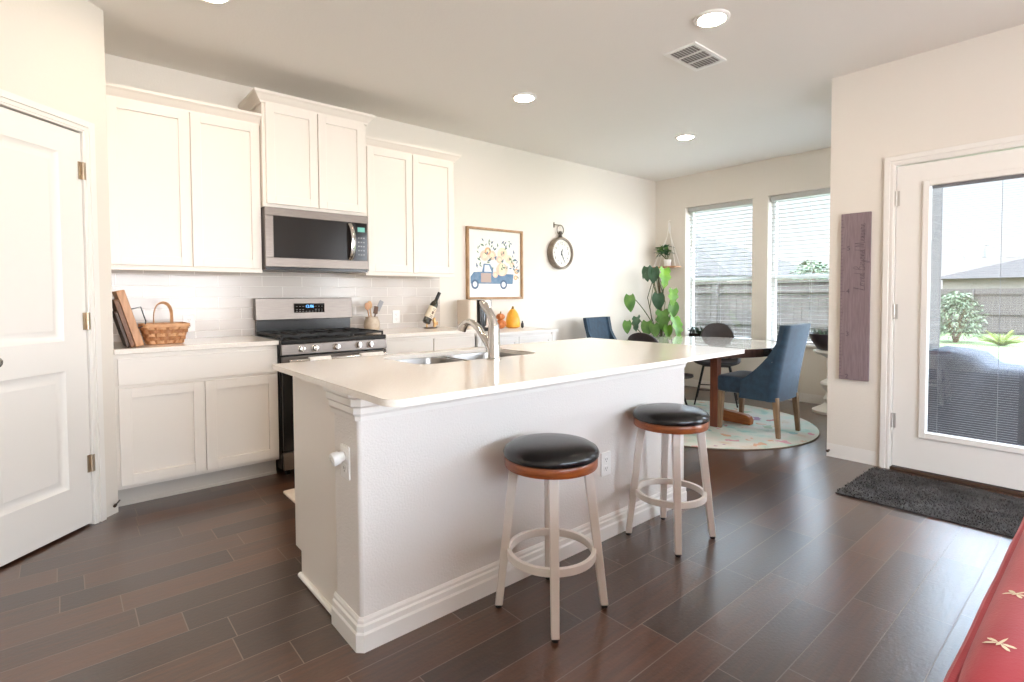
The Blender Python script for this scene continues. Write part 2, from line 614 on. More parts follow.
# corner pantry: diagonal wall with door. s runs along the diagonal from the kitchen corner
CX, CY = 0.95, -0.63
q2 = sqrt(0.5)
PX = Matrix(((-q2, q2, 0, CX), (-q2, -q2, 0, CY), (0, 0, 1, 0), (0, 0, 0, 1)))   # local: x=s, y=outward, z
PD0, PD1 = 0.165, 0.790       # leaf
PANTRY_END = 1.05
b = MB()
b.box(0, PD0 - 0.02, -0.12, 0, 0, H, xf=PX)
b.box(PD0 - 0.02, PD1 + 0.02, -0.12, 0, 2.075, H, xf=PX)
b.box(PD1 + 0.02, PANTRY_END, -0.12, 0, 0, H, xf=PX)
struct('wall_pantry', b, wall_m, smooth=0)
pe = PX @ Vector((PANTRY_END, 0, 0))
struct('wall_pantry_return', MB().box(0.85, 0.9495, -0.63, 0, 0, H), wall_m, smooth=0)
struct('wall_pantry_left', MB().box(XL, pe.x, pe.y, pe.y + 0.12, 0, H), wall_m, smooth=0)

# baseboards
BP = [(0, 0), (0.016, 0), (0.016, 0.06), (0.012, 0.068), (0.012, 0.082), (0.007, 0.092), (0.004, 0.10), (0, 0.10)]
def bb(name, path):
    struct(name, sweep_profile(path, BP, MB()), trim_m, smooth=15)
p0 = PX @ Vector((PD0 - 0.078, 0, 0))
bb('baseboard_pantry', [(0.9497, -0.556), (0.9497, CY), (p0.x, p0.y)])
bb('baseboard_kitchen', [(XW, -0.0003), (4.56, -0.0003)])
bb('baseboard_window', [(XW - 0.0003, YD), (XW - 0.0003, 0)])
bb('baseboard_door', [(XD - 0.0003, DY1 + 0.072), (XD - 0.0003, YD + 0.0003), (XD + 0.5, YD + 0.0003)])

# pantry door (door_1)
d1 = bpy.data.objects.new('door_1', None); COL.objects.link(d1)
d1.location = PX @ Vector((PD0, 0, 0)); d1['kind'] = 'structure'
d1['label'] = 'white two panel pantry door in the diagonal corner wall'
def panel_door(mb, x0, x1, z0, z1, y0, y1, panels, xf, dep=0.013, mold=0.034):
    """slab with raised-and-recessed panels on the +y face"""
    px0, px1 = panels[0][0], panels[0][1]
    mb.box(x0, px0, y0, y1, z0, z1, xf=xf)
    mb.box(px1, x1, y0, y1, z0, z1, xf=xf)
    zs = sorted(panels, key=lambda p: p[2])
    zc = z0
    for (a, c, p, q) in zs:
        mb.box(px0, px1, y0, y1, zc, p, xf=xf)
        def rect(i, y):
            return [(a + i, y, p + i), (c - i, y, p + i), (c - i, y, q - i), (a + i, y, q - i)]
        mb.rings([rect(0, y1), rect(mold * 0.5, y1 - dep), rect(mold, y1 - dep), rect(mold * 1.6, y1 - 0.002)], xf=xf, cap=False)
        mb.box(a, c, y0, y1 - dep - 0.001, p, q, xf=xf)
        mb.box(a + mold * 1.6, c - mold * 1.6, y1 - dep - 0.001, y1 - 0.002, p + mold * 1.6, q - mold * 1.6, xf=xf)
        zc = q
    mb.box(px0, px1, y0, y1, zc, z1, xf=xf)
b = MB()
panel_door(b, PD0, PD1, 0.014, 2.052, -0.04, -0.003, [(PD0 + 0.125, PD1 - 0.125, 0.235, 0.835), (PD0 + 0.125, PD1 - 0.125, 0.985, 1.93)], PX)
leaf = part('door_leaf', b, trim_m, d1, bev=0.0)
b = MB()
CPROF = [(0, 0.0), (0.062, 0.0), (0.062, 0.010), (0.050, 0.016), (0.030, 0.014), (0.012, 0.018), (0, 0.012)]
def casing(mb, x0, x1, z1, xf):
    """door casing around an opening, on the +y side; profile by three mitred boards"""
    for t0, t1, dy in ((0.006, 0.068, 0.010), (0.036, 0.068, 0.018), (0.014, 0.026, 0.014)):
        mb.box(x0 - t1, x0 - t0, 0.0003, dy, 0, z1 + t1, xf=xf)
        mb.box(x1 + t0, x1 + t1, 0.0003, dy, 0, z1 + t1, xf=xf)
        mb.box(x0 - t0, x1 + t0, 0.0003, dy, z1 + t0, z1 + t1, xf=xf)
    for a, c in ((x0 - 0.018, x0 - 0.004), (x1 + 0.004, x1 + 0.018)):
        mb.box(a, c, -0.119, 0.009, 0, z1 + 0.004, xf=xf)
    mb.box(x0 - 0.018, x1 + 0.018, -0.119, 0.009, z1 + 0.004, z1 + 0.018, xf=xf)
casing(b, PD0, PD1, 2.055, PX)
part('casing', b, trim_m, d1, bev=0.0015)
for z in (0.33, 1.08, 1.86):
    b = MB()
    b.cyl((PD0 - 0.002, 0.006, z - 0.045), (PD0 - 0.002, 0.006, z + 0.045), 0.007, n=10, xf=PX)
    b.box(PD0 - 0.003, PD0 + 0.02, -0.002, 0.0015, z - 0.045, z + 0.045, xf=PX)
    b.box(PD0 - 0.014, PD0 - 0.001, 0.006, 0.0105, z - 0.045, z + 0.045, xf=PX)
    part('hinge', b, hinge_m, d1)
b = MB()
kx = Matrix.Translation((PX @ Vector((0.668, 0, 0.925)))) @ PX.to_3x3().to_4x4() @ Matrix.Rotation(-pi / 2, 4, 'X')
b.lathe([(0.03, -0.003), (0.03, 0.006), (0.012, 0.01), (0.011, 0.03), (0.024, 0.038), (0.028, 0.05), (0.022, 0.062), (0.004, 0.066)], n=20, xf=kx)
part('knob', b, chrome_m, d1, label='round satin metal door knob')

# door stop on the pantry baseboard and on the right-hand corner baseboard
b = MB()
b.cyl((0.008, 0.017, 0.070), (0.055, 0.034, 0.062), 0.004, 0.004, 10, xf=PX)
b.cyl((0.053, 0.033, 0.0625), (0.068, 0.0385, 0.060), 0.008, 0.008, 10, xf=PX)
solo('door_stop', b, mat('bronze', (70, 54, 44), 0.4, 0.7, bump=(60, 0.05, 0.001)), 'small bronze spring door stop on the baseboard below the pantry wall corner', 'door stop')
b = MB()
b.cyl((XD - 0.016, -2.868, 0.05), (XD - 0.04, -2.868, 0.05), 0.008, 0.007, 10)
b.cyl((XD - 0.04, -2.868, 0.05), (XD - 0.05, -2.868, 0.05), 0.011, 0.010, 10)
solo('door_stop', b, MATS['bronze'], 'small bronze door stop on the baseboard at the corner below the growth chart', 'door stop')

# patio door (door_2): local frame x = -Y direction, y = outward into room (-X), z
DX = Matrix(((0, -1, 0, XD), (-1, 0, 0, 0), (0, 0, 1, 0), (0, 0, 0, 1)))
L0, L1 = 3.252, 4.078
d2 = bpy.data.objects.new('door_2', None); COL.objects.link(d2)
d2.location = (XD, -L0, 0); d2['kind'] = 'structure'
d2['label'] = 'white patio door with a tall full glass pane and built in blind'
GX0, GX1, GZ0, GZ1 = 3.432, 3.905, 0.285, 1.90
b = MB()
panels = (L0, L1)
b.box(L0, GX0, -0.045, -0.004, 0.03, 2.05, xf=DX)
b.box(GX1, L1, -0.045, -0.004, 0.03, 2.05, xf=DX)
b.box(GX0, GX1, -0.045, -0.004, 0.03, GZ0, xf=DX)
b.box(GX0, GX1, -0.045, -0.004, GZ1, 2.05, xf=DX)
part('door_leaf', b, trim_m, d2)
b = MB()
for (a, c, p, q) in ((GX0 - 0.036, GX0, GZ0 - 0.036, GZ1 + 0.036), (GX1, GX1 + 0.036, GZ0 - 0.036, GZ1 + 0.036), (GX0, GX1, GZ0 - 0.036, GZ0), (GX0, GX1, GZ1, GZ1 + 0.036)):
    b.box(a, c, -0.004, 0.009, p, q, xf=DX)
    b.box(a, c, -0.058, -0.045, p, q, xf=DX)
part('glazing_frame', b, trim_m, d2, bev=0.003)
b = MB().box(GX0, GX1, -0.014, -0.011, GZ0, GZ1, xf=DX).box(GX0, GX1, -0.040, -0.037, GZ0, GZ1, xf=DX)
part('glass_pane', b, glass_m, d2, smooth=0)
b = MB()
z = GZ0 + 0.02
while z < 1.16:
    b.box(GX0 + 0.012, GX1 - 0.035, -0.0285, -0.0225, z, z + 0.0009, xf=DX)
    z += 0.0145
while z < GZ1 - 0.03:
    b.box(GX0 + 0.012, GX1 - 0.035, -0.0285, -0.0225, z, z + 0.0006, xf=DX)
    z += 0.0145
b.box(GX0 + 0.008, GX1 - 0.03, -0.033, -0.018, GZ1 - 0.02, GZ1, xf=DX)
for t in (0.055, 0.345):
    b.cyl((GX0 + t, -0.0255, GZ0 + 0.01), (GX0 + t, -0.0255, GZ1 - 0.01), 0.0012, n=6, xf=DX)
part('blind_slats', b, mat('pale_blind', (128, 130, 136), 0.5, bump=(40, 0.02, 0.0005)), d2, smooth=0)
b = MB()
casing(b, L0, L1, 2.055, DX)
part('casing', b, trim_m, d2, bev=0.0015)
part('threshold', MB().box(L0 - 0.01, L1 + 0.01, -0.15, 0.012, 0.0003, 0.022, xf=DX), mat('bronze_threshold', (86, 66, 54), 0.45, 0.3, bump=(40, 0.1, 0.001)), d2, bev=0.003)
for z in (0.34, 1.08, 1.84):
    b = MB()
    b.cyl((L0 - 0.002, 0.006, z - 0.05), (L0 - 0.002, 0.006, z + 0.05), 0.007, n=10, xf=DX)
    b.box(L0 - 0.003, L0 + 0.018, -0.003, 0.001, z - 0.05, z + 0.05, xf=DX)
    part('hinge', b, mat('silver_hinge', (200, 196, 190), 0.4, 0.6, bump=(40, 0.05, 0.001)), d2)
b = MB()
kx = DX @ Matrix.Translation((4.01, -0.004, 0.93)) @ Matrix.Rotation(-pi / 2, 4, 'X')
b.lathe([(0.03, 0), (0.03, 0.006), (0.012, 0.01), (0.011, 0.03), (0.024, 0.038), (0.028, 0.05), (0.022, 0.062), (0.004, 0.066)], n=20, xf=kx)
part('knob', b, chrome_m, d2)

# windows of the dining nook
vinyl_m = mat('white_vinyl', (240, 240, 238), 0.4, bump=(20, 0.02, 0.001))
slat_m = mat('white_blind_slat', (196, 196, 194), 0.5, bump=(20, 0.03, 0.0008))
blind_labels = ('white horizontal blind in the left-hand dining window beside the hanging shelf', 'white horizontal blind in the right-hand dining window beside the wall corner')
for i, w in enumerate((W1, W2)):
    wd = bpy.data.objects.new('window_%d' % (i + 1), None); COL.objects.link(wd)
    wd.location = (XW + 0.1, (w[0] + w[1]) / 2, WZ[0]); wd['kind'] = 'structure'
    xa, xb = XW + 0.115, XW + 0.16
    b = MB()
    b.box(xa, xb, w[0], w[0] + 0.045, WZ[0], WZ[1]); b.box(xa, xb, w[1] - 0.045, w[1], WZ[0], WZ[1])
    b.box(xa, xb, w[0] + 0.045, w[1] - 0.045, WZ[0], WZ[0] + 0.05); b.box(xa, xb, w[0] + 0.045, w[1] - 0.045, WZ[1] - 0.05, WZ[1])
    zm = 1.40
    b.box(xa + 0.008, xb - 0.004, w[0] + 0.045, w[1] - 0.045, zm - 0.022, zm + 0.022)
    part('window_frame', b, vinyl_m, wd, bev=0.003)
    part('glass_pane', MB().box(xa + 0.02, xa + 0.024, w[0] + 0.045, w[1] - 0.045, WZ[0] + 0.05, WZ[1] - 0.05), glass_m, wd, smooth=0)
    part('sill', MB().box(XW - 0.028, XW + 0.114, w[0] - 0.0, w[1] + 0.0, WZ[0] + 0.0003, WZ[0] + 0.024), trim_m, wd, bev=0.004)
    bl = thing('window_blind', blind_labels[i], 'window blind', (XW + 0.07, (w[0] + w[1]) / 2, WZ[1] - 0.06))
    y0, y1 = w[0] + 0.01, w[1] - 0.01
    part('headrail', MB().box(XW + 0.045, XW + 0.10, y0, y1, WZ[1] - 0.055, WZ[1] - 0.002), slat_m, bl, bev=0.003)
    b = MB()
    z = WZ[0] + 0.075
    while z < WZ[1] - 0.07:
        rr = Matrix.Translation((XW + 0.073, 0, z)) @ Matrix.Rotation(radians(3), 4, 'Y')
        b.box(-0.0245, 0.0245, y0, y1, -0.0014, 0.0014, xf=rr)
        z += 0.0465
    part('slats', b, slat_m, bl, smooth=0)
    part('bottom_rail', MB().box(XW + 0.048, XW + 0.098, y0, y1, WZ[0] + 0.03, WZ[0] + 0.05), slat_m, bl, bev=0.003)
    b = MB()
    for t in (0.12, 0.5, 0.88):
        yy = y0 + (y1 - y0) * t
        for xx in (XW + 0.047, XW + 0.099):
            b.cyl((xx, yy, WZ[0] + 0.04), (xx, yy, WZ[1] - 0.05), 0.0011, n=5)
    part('ladder_cord', b, slat_m, bl)
    if i == 1:
        part('wand', MB().cyl((XW + 0.04, y1 - 0.035, 1.47), (XW + 0.04, y1 - 0.035, WZ[1] - 0.04), 0.004, n=8), mat('clear_wand', (190, 188, 186), 0.3, bump=(20, 0.02, 0.0005)), bl)

# unseen living-room windows, added behind the camera to let in fill daylight
for k, (nm, bx) in enumerate((('window_3', None), ('window_4', None))):
    wd = bpy.data.objects.new(nm, None); COL.objects.link(wd); wd['kind'] = 'structure'
    b = MB(); g = MB()
    if k == 0:
        wd.location = ((LW[0] + LW[1]) / 2, YB, LW[2])
        for x0 in (LW[0], (LW[0] + LW[1]) / 2 - 0.02, LW[1] - 0.04):
            b.box(x0, x0 + 0.04, YB - 0.12, YB - 0.05, LW[2], LW[3])
        for z in (LW[2], (LW[2] + LW[3]) / 2, LW[3] - 0.04):
            b.box(LW[0], LW[1], YB - 0.11, YB - 0.06, z, z + 0.04)
        g.box(LW[0] + 0.04, LW[1] - 0.04, YB - 0.09, YB - 0.086, LW[2] + 0.04, LW[3] - 0.04)
    else:
        wd.location = (XD, -6.2, 0.5)
        for y0 in (-7.3, -6.22, -5.14):
            b.box(XD + 0.05, XD + 0.12, y0, y0 + 0.04, 0.5, 2.4)
        for z in (0.5, 1.43, 2.36):
            b.box(XD + 0.06, XD + 0.11, -7.3, -5.1, z, z + 0.04)
        g.box(XD + 0.084, XD + 0.088, -7.26, -5.14, 0.54, 2.36)
    part('window_frame', b, vinyl_m, wd)
    part('glass_pane', g, glass_m, wd, smooth=0)

wd = bpy.data.objects.new('window_5', None); COL.objects.link(wd); wd['kind'] = 'structure'  # unseen opening, added so daylight reaches the nook and back wall
wd.location = ((NW[0] + NW[1]) / 2, YD, NW[2])
b = MB()
for x0 in (NW[0], (NW[0] + NW[1]) / 2 - 0.02, NW[1] - 0.04):
    b.box(x0, x0 + 0.04, YD - 0.10, YD - 0.05, NW[2], NW[3])
for z in (NW[2], NW[3] - 0.04):
    b.box(NW[0], NW[1], YD - 0.095, YD - 0.055, z, z + 0.04)
part('window_frame', b, vinyl_m, wd)
part('glass_pane', MB().box(NW[0] + 0.04, NW[1] - 0.04, YD - 0.077, YD - 0.073, NW[2] + 0.04, NW[3] - 0.04), glass_m, wd, smooth=0)

# backsplash tiles
struct('backsplash', MB().box(0.9502, 3.485, -0.010, -0.0003, 0.914, 1.388),
       brick_mat('grey_subway_tile', (202, 193, 184), (209, 200, 192), (234, 228, 220), 0.297, 0.0795, 0.0022, rough=0.18, offx=-0.860 + 2.97, offz=0.0795 * 20 - 1.281 + 0.0795 * 0, bumpd=0.003), smooth=0)

# ------------------------------------------------------------------ kitchen cabinets
def shaker(mb, x0, x1, z0, z1, yf, t=0.02, rail=0.058):
    """shaker door facing -Y, front face at yf"""
    yb = yf + t
    mb.box(x0, x0 + rail, yf, yb, z0, z1)
    mb.box(x1 - rail, x1, yf, yb, z0, z1)
    mb.box(x0 + rail, x1 - rail, yf, yb, z0, z0 + rail)
    mb.box(x0 + rail, x1 - rail, yf, yb, z1 - rail, z1)
    mb.box(x0 + rail, x1 - rail, yf + 0.012, yb, z0 + rail, z1 - rail)
    return mb
CROWN = [(0, 0), (0.012, 0.0), (0.014, 0.012), (0.030, 0.028), (0.044, 0.046), (0.050, 0.050), (0.056, 0.056), (0.056, 0.072), (0, 0.072)]
def upper(label, x0, x1, z0, z1, dep, doors, crown_path, crown_scale=1.0, rail=True):
    r = thing('wall_cabinet', label, 'cabinet', ((x0 + x1) / 2, -dep / 2, z0), 'white wall cabinets')
    part('cabinet_body', MB().box(x0 + 0.0005, x1 - 0.0005, -dep, -0.0008 if z0 > 1.5 else -0.0105, z0, z1), cab_m, r, bev=0.001)
    for a, c, p, q in doors:
        part('door', shaker(MB(), a, c, p, q, -dep - 0.02), cab_m, r, bev=0.0012)
    b = MB()
    sweep_profile(crown_path, [(o * crown_scale, z1 - 0.016 + z * crown_scale) for o, z in CROWN], b)
    part('crown_moulding', b, cab_m, r, smooth=15)
    if rail:
        part('light_rail', MB().box(x0 + 0.002, x1 - 0.002, -dep - 0.016, -dep + 0.004, z0 - 0.022, z0 + 0.0), cab_m, r, bev=0.002)
UA, UB, UC, UD = 0.9505, 1.815, 2.578, 3.432
upper('wide white upper cabinet above the basket, left of the microwave', UA, UB, 1.392, 2.405, 0.33,
      [(0.956, 1.386, 1.402, 2.392), (1.394, 1.808, 1.402, 2.392)], [(UB - 0.001, -0.33), (UA + 0.0005, -0.33)][::-1])
upper('tall raised white upper cabinet directly above the microwave', UB, UC, 1.830, 2.555, 0.385,
      [(1.836, 2.192, 1.852, 2.540), (2.199, 2.556, 1.852, 2.540)], [(UB + 0.0005, -0.002), (UB + 0.0005, -0.385), (UC - 0.0005, -0.385), (UC - 0.0005, -0.002)], 1.0, rail=False)
upper('white upper cabinet above the wine bottle, right of the microwave', UC, UD, 1.392, 2.405, 0.33,
      [(2.604, 3.006, 1.402, 2.392), (3.013, 3.425, 1.402, 2.392)], [(UC + 0.0005, -0.33), (UD - 0.0005, -0.33), (UD - 0.0005, -0.002)])

def base(label, x0, x1, drawers, doors):
    r = thing('base_cabinet', label, 'cabinet', ((x0 + x1) / 2, -0.3, 0), 'white base cabinets')
    part('cabinet_body', MB().box(x0, x1, -0.61, -0.001, 0.115, 0.8835), cab_m, r, bev=0.001)
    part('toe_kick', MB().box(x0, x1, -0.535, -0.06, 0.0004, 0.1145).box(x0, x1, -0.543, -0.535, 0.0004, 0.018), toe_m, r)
    for a, c, p, q in drawers:
        part('drawer_front', MB().box(a, c, -0.63, -0.6102, p, q), cab_m, r, bev=0.002)
    for a, c, p, q in doors:
        part('door', shaker(MB(), a, c, p, q, -0.63, t=0.0198), cab_m, r, bev=0.0012)
base('white base cabinet with a wide drawer over two doors, below the basket', 0.9507, 1.821, [(0.966, 1.816, 0.706, 0.857)], [(0.966, 1.387, 0.138, 0.690), (1.393, 1.816, 0.138, 0.690)])
base('white base cabinet between the range and the white console', 2.5795, 3.45, [(2.60, 3.02, 0.706, 0.857), (3.03, 3.44, 0.706, 0.857)], [(2.60, 3.02, 0.138, 0.690), (3.03, 3.44, 0.138, 0.690)])
solo('countertop', MB().box(0.9507, 1.8235, -0.648, -0.0105, 0.884, 0.914), quartz_m, 'pale stone countertop under the basket, left of the range', 'countertop', bev=0.003)
solo('countertop', MB().box(2.5775, 3.475, -0.648, -0.0105, 0.884, 0.914), quartz_m, 'pale stone countertop under the wine bottle, right of the range', 'countertop', bev=0.003)

# ------------------------------------------------------------------ range
R0, R1 = 1.8255, 2.5755
r = thing('gas_range', 'stainless gas range with black cooktop standing below the microwave', 'range', ((R0 + R1) / 2, -0.34, 0))
b = MB().box(R0, R1, -0.655, -0.03, 0.05, 0.905)
for x in (R0 + 0.05, R1 - 0.05):
    for y in (-0.6, -0.1):
        b.cyl((x, y, 0.0005), (x, y, 0.05), 0.018, n=10)
part('range_body', b, black_m, r, bev=0.002)
b = MB()
b.rings([[(x, -0.655, 0.814), (x, -0.694, 0.818), (x, -0.687, 0.886), (x, -0.655, 0.886)] for x in (R0, R1)])
part('control_panel', b, steel_m, r, bev=0.002)
for px in (302.6, 316.4, 337.4, 359, 371):
    # knobs are spread along the control panel
    t = {302.6: 1.954, 316.4: 2.043, 337.4: 2.193, 359: 2.355, 371: 2.444}[px]
    b = MB()
    kx = Matrix.Translation((t, -0.691, 0.853)) @ Matrix.Rotation(radians(85), 4, 'X')
    b.lathe([(0.024, -0.004), (0.024, 0.006), (0.020, 0.008), (0.019, 0.026), (0.016, 0.030), (0.002, 0.031)], n=20, xf=kx)
    b.box(-0.004, 0.004, -0.019, 0.019, 0.028, 0.036, xf=kx)
    part('knob', b, chrome_m, r)
b = MB().box(R0 - 0.0, R1 + 0.0, -0.69, -0.06, 0.887, 0.918)
part('cooktop', b, black_m, r, bev=0.006)
for k in range(3):
    b = MB()
    xa, xb = R0 + 0.012 + k * 0.2425, R0 + 0.012 + (k + 1) * 0.2425 - 0.004
    ya, yb = -0.655, -0.115
    for p, q in (((xa, ya), (xb, ya)), ((xb, ya), (xb, yb)), ((xb, yb), (xa, yb)), ((xa, yb), (xa, ya))):
        b.box(min(p[0], q[0]) - 0.006, max(p[0], q[0]) + 0.006 - (0.0 if p[0] != q[0] else 0), min(p[1], q[1]) - 0.006, max(p[1], q[1]) + 0.006, 0.932, 0.946)
    for yc in (-0.53, -0.25):
        b.box(xa, xb, yc - 0.005, yc + 0.005, 0.934, 0.948)
    xc = (xa + xb) / 2
    b.box(xc - 0.005, xc + 0.005, ya, yb, 0.934, 0.948)
    for x in (xa, xb):
        for y in (ya, yb):
            b.box(x - 0.006, x + 0.006, y - 0.006, y + 0.006, 0.918, 0.934)
    part('grate', b, iron_m, r, bev=0.002)
    for yc in (-0.53, -0.25):
        if k == 1 and yc == -0.25: continue
        part('burner', MB().lathe([(0.045, 0.918), (0.045, 0.926), (0.03, 0.928), (0.03, 0.933), (0.002, 0.934)], (xc, yc, 0), 24), iron_m, r)
part('backguard_base', MB().box(R0 + 0.012, R1 - 0.012, -0.075, -0.0305, 0.905, 1.03), black_m, r, bev=0.002)
b = MB().rings([[(x, -0.03, 1.028), (x, -0.096, 1.028), (x, -0.088, 1.192), (x, -0.03, 1.192)] for x in (R0 + 0.001, R1 - 0.001)])
part('backguard', b, steel_m, r, bev=0.004)
bx = Matrix(((1, 0, 0, 2.222), (0, -0.05, -1, -0.0945), (0, 1, -0.05, 1.115), (0, 0, 0, 1)))
disp = part('display_panel', MB().box(-0.118, 0.118, -0.036, 0.036, -0.002, 0.003, xf=bx), bglass_m, r, label='black touch display panel')
dm = mat('blue_display', (90, 170, 255), 0.4, emis=((110, 180, 255), 1.2))
b = MB()
text_mesh('12:06', 0.030, bx @ Matrix.Translation((0, 0.012, 0.0035)), b)
part('clock_digits', b, dm, disp, smooth=0)
b = MB()
for i in range(-4, 5):
    for j in (-0.012, -0.026):
        if abs(i) > 1 or j < -0.02:
            b.box(i * 0.0245 - 0.006, i * 0.0245 + 0.006, j - 0.0018, j + 0.0018, 0.003, 0.0035, xf=bx)
            if abs(i) > 1: b.box(i * 0.0245 - 0.006, i * 0.0245 + 0.006, 0.012 - 0.0018, 0.012 + 0.0018, 0.003, 0.0035, xf=bx)
part('touch_keys', b, mat('grey_print', (150, 150, 150), 0.5, bump=(30, 0.02, 0.0005)), disp, smooth=0)
b = MB().box(R0 + 0.003, R1 - 0.003, -0.692, -0.6555, 0.175, 0.808)
od = part('oven_door', b, bglass_m, r, bev=0.004)
part('door_trim', MB().box(R0 + 0.003, R1 - 0.003, -0.6935, -0.6921, 0.705, 0.806), steel_m, od)
part('window', MB().box(R0 + 0.10, R1 - 0.10, -0.694, -0.6918, 0.27, 0.62), MATS['dark_mesh_glass'] if 'dark_mesh_glass' in MATS else mat('dark_mesh_glass', (40, 36, 34), 0.2, spec=0.2, bump=(300, 0.02, 0.0005)), od)
b = MB().tube([(R0 + 0.03, -0.742, 0.780), (R1 - 0.03, -0.742, 0.780)], 0.013, 14)
for x in (R0 + 0.06, R1 - 0.06):
    b.box(x - 0.012, x + 0.012, -0.735, -0.6915, 0.770, 0.790)
part('handle', b, chrome_m, od)
part('drawer', MB().box(R0 + 0.003, R1 - 0.003, -0.69, -0.6555, 0.052, 0.168), steel_m, r, bev=0.004)

towel_m = mat('white_cotton', (244, 240, 234), 0.9, bump=(350, 0.4, 0.001))
for x0, x1, lab, dz in ((1.985, 2.13, 'white dish towel hung over the oven handle, the left one of two', 0.42), (2.345, 2.52, 'white dish towel hung over the oven handle, the right one of two', 0.36)):
    b = MB()
    prof = []
    for k in range(9):
        prof.append((-0.724 - 0.0, 0.780 - 0.30 * (1 - k / 8)))
    for k in range(1, 8):
        a = pi * k / 8
        prof.append((-0.742 + 0.018 * cos(a), 0.780 + 0.018 * sin(a)))
    for k in range(9):
        prof.append((-0.760 - 0.004 * sin(k), 0.780 - dz * k / 8))
    b.grid(lambda u, v: (x0 + (x1 - x0) * u + 0.002 * sin(v * 9), prof[int(round(v * (len(prof) - 1)))][0] - 0.004 * (sin(u * 13) ** 2) * (1 if v > 0.6 else 0), prof[int(round(v * (len(prof) - 1)))][1]), 20, len(prof) - 1)
    solo('dish_towel', b, towel_m, lab, 'towel', 'dish towels on the oven handle', solid=0.004, smooth=60)

# ------------------------------------------------------------------ microwave
M0, M1 = 1.8165, 2.5765
r = thing('microwave', 'stainless over-the-range microwave with a black window, under the raised cabinet', 'microwave', ((M0 + M1) / 2, -0.2, 1.393))
part('microwave_body', MB().box(M0, M1, -0.375, -0.0108, 1.395, 1.8285), mat('grey_casing', (92, 86, 82), 0.4, 0.6, bump=(30, 0.05, 0.001)), r, bev=0.002)
part('vent_grille', MB().box(M0 + 0.004, M1 - 0.004, -0.398, -0.376, 1.392, 1.412), black_m, r)
b = MB()
b.box(M0, M1, -0.412, -0.376, 1.768, 1.826); b.box(M0, M1, -0.412, -0.376, 1.413, 1.478)
b.box(M0, M0 + 0.055, -0.412, -0.376, 1.478, 1.768); b.box(M1 - 0.012, M1, -0.412, -0.376, 1.478, 1.768)
dr = part('door', b, steel_m, r, bev=0.002)
part('window', MB().box(M0 + 0.055, M0 + 0.655, -0.409, -0.378, 1.478, 1.768).box(M0 + 0.085, M0 + 0.565, -0.4094, -0.4085, 1.505, 1.742, mat('dark_mesh_glass', (40, 36, 34), 0.2, spec=0.2, bump=(300, 0.02, 0.0005))), bglass_m, dr)
b = MB()
hp = []
for k in range(13):
    t = k / 12
    hp.append((M0 + 0.612 + 0.012 * sin(pi * t), -0.414 - 0.034 * sin(pi * t) ** 0.6 if 0 < k < 12 else -0.412, 1.486 + 0.268 * t))
b.tube(hp, 0.013, 10, flat=(1.5, 0.7))
part('handle', b, chrome_m, dr, label='bowed vertical silver handle')
cp = part('control_panel', MB().box(M0 + 0.656, M1 - 0.0125, -0.4105, -0.377, 1.478, 1.768), bglass_m, r, label='black control strip')
part('display', MB().box(M0 + 0.672, M1 - 0.03, -0.4115, -0.4103, 1.70, 1.735), mat('green_display', (70, 120, 110), 0.3, emis=((110, 190, 170), 0.35)), cp)
b = MB()
for i in range(3):
    for j in range(5):
        b.box(M0 + 0.674 + i * 0.021, M0 + 0.686 + i * 0.021, -0.4113, -0.4103, 1.52 + j * 0.032, 1.53 + j * 0.032)
part('keypad', b, MATS['grey_print'], cp)

# ------------------------------------------------------------------ island
IX0, IX1 = 1.478, 3.468
r = thing('kitchen_island', 'white kitchen island with textured bar wall behind the two stools', 'island', ((IX0 + IX1) / 2, -2.3, 0))
b = MB().box(1.51, 3.455, -2.42, -1.945, 0.115, 0.66).box(1.51, 3.455, -2.42, -2.015, 0.0004, 0.115)
b.box(1.51, 1.80, -2.42, -1.945, 0.66, 0.8925).box(2.62, 3.455, -2.42, -1.945, 0.66, 0.8925)
b.box(1.80, 2.62, -1.975, -1.945, 0.66, 0.8925).box(1.80, 2.62, -2.42, -2.408, 0.66, 0.8925)
part('cabinet_body', b, cab_m, r, bev=0.001)
part('end_panel', MB().rings([[(x_, y_, z_) for y_, z_ in ((-2.42, 0.0004), (-2.015, 0.0004), (-2.015, 0.115), (-1.945, 0.115), (-1.945, 0.8925), (-2.42, 0.8925))] for x_ in (1.490, 1.5095)]), cab_m, r, bev=0.001)
for a, c in ((1.515, 1.955), (1.962, 2.42), (2.427, 2.885), (2.892, 3.445)):
    bb2 = shaker(MB(), 0, c - a, 0.138, 0.857, -0.02)
    mm = Matrix.Translation((c, -1.9445, 0)) @ Matrix.Rotation(pi, 4, 'Z')
    bb2.v = [tuple(mm @ Vector(p)) for p in bb2.v]
    part('door', bb2, cab_m, r, bev=0.0012)
part('bar_wall', MB().box(IX0, IX1, -2.63, -2.4202, 0.0004, 0.8925), island_m, r, bev=0.012, seg=3)
b = MB()
IB = [(0, 0.0004), (0.017, 0.0004), (0.017, 0.060), (0.013, 0.068), (0.013, 0.088), (0.008, 0.094), (0.008, 0.104), (0.003, 0.114), (0, 0.114)]
sweep_profile([(IX0, -2.415), (IX0, -2.62), (IX0 + 0.01, -2.63), (IX1 - 0.01, -2.63), (IX1, -2.62), (IX1, -2.415)], IB, b)
part('baseboard', b, trim_m, r, smooth=15)
b = MB()
IC = [(0, 0.784), (0.006, 0.784), (0.008, 0.799), (0.014, 0.809), (0.014, 0.829), (0.024, 0.837), (0.024, 0.859), (0.034, 0.867), (0.034, 0.892), (0, 0.892)]
sweep_profile([(IX0, -2.415), (IX0, -2.62), (IX0 + 0.01, -2.63), (IX1 - 0.01, -2.63), (IX1, -2.62), (IX1, -2.415)], IC, b)
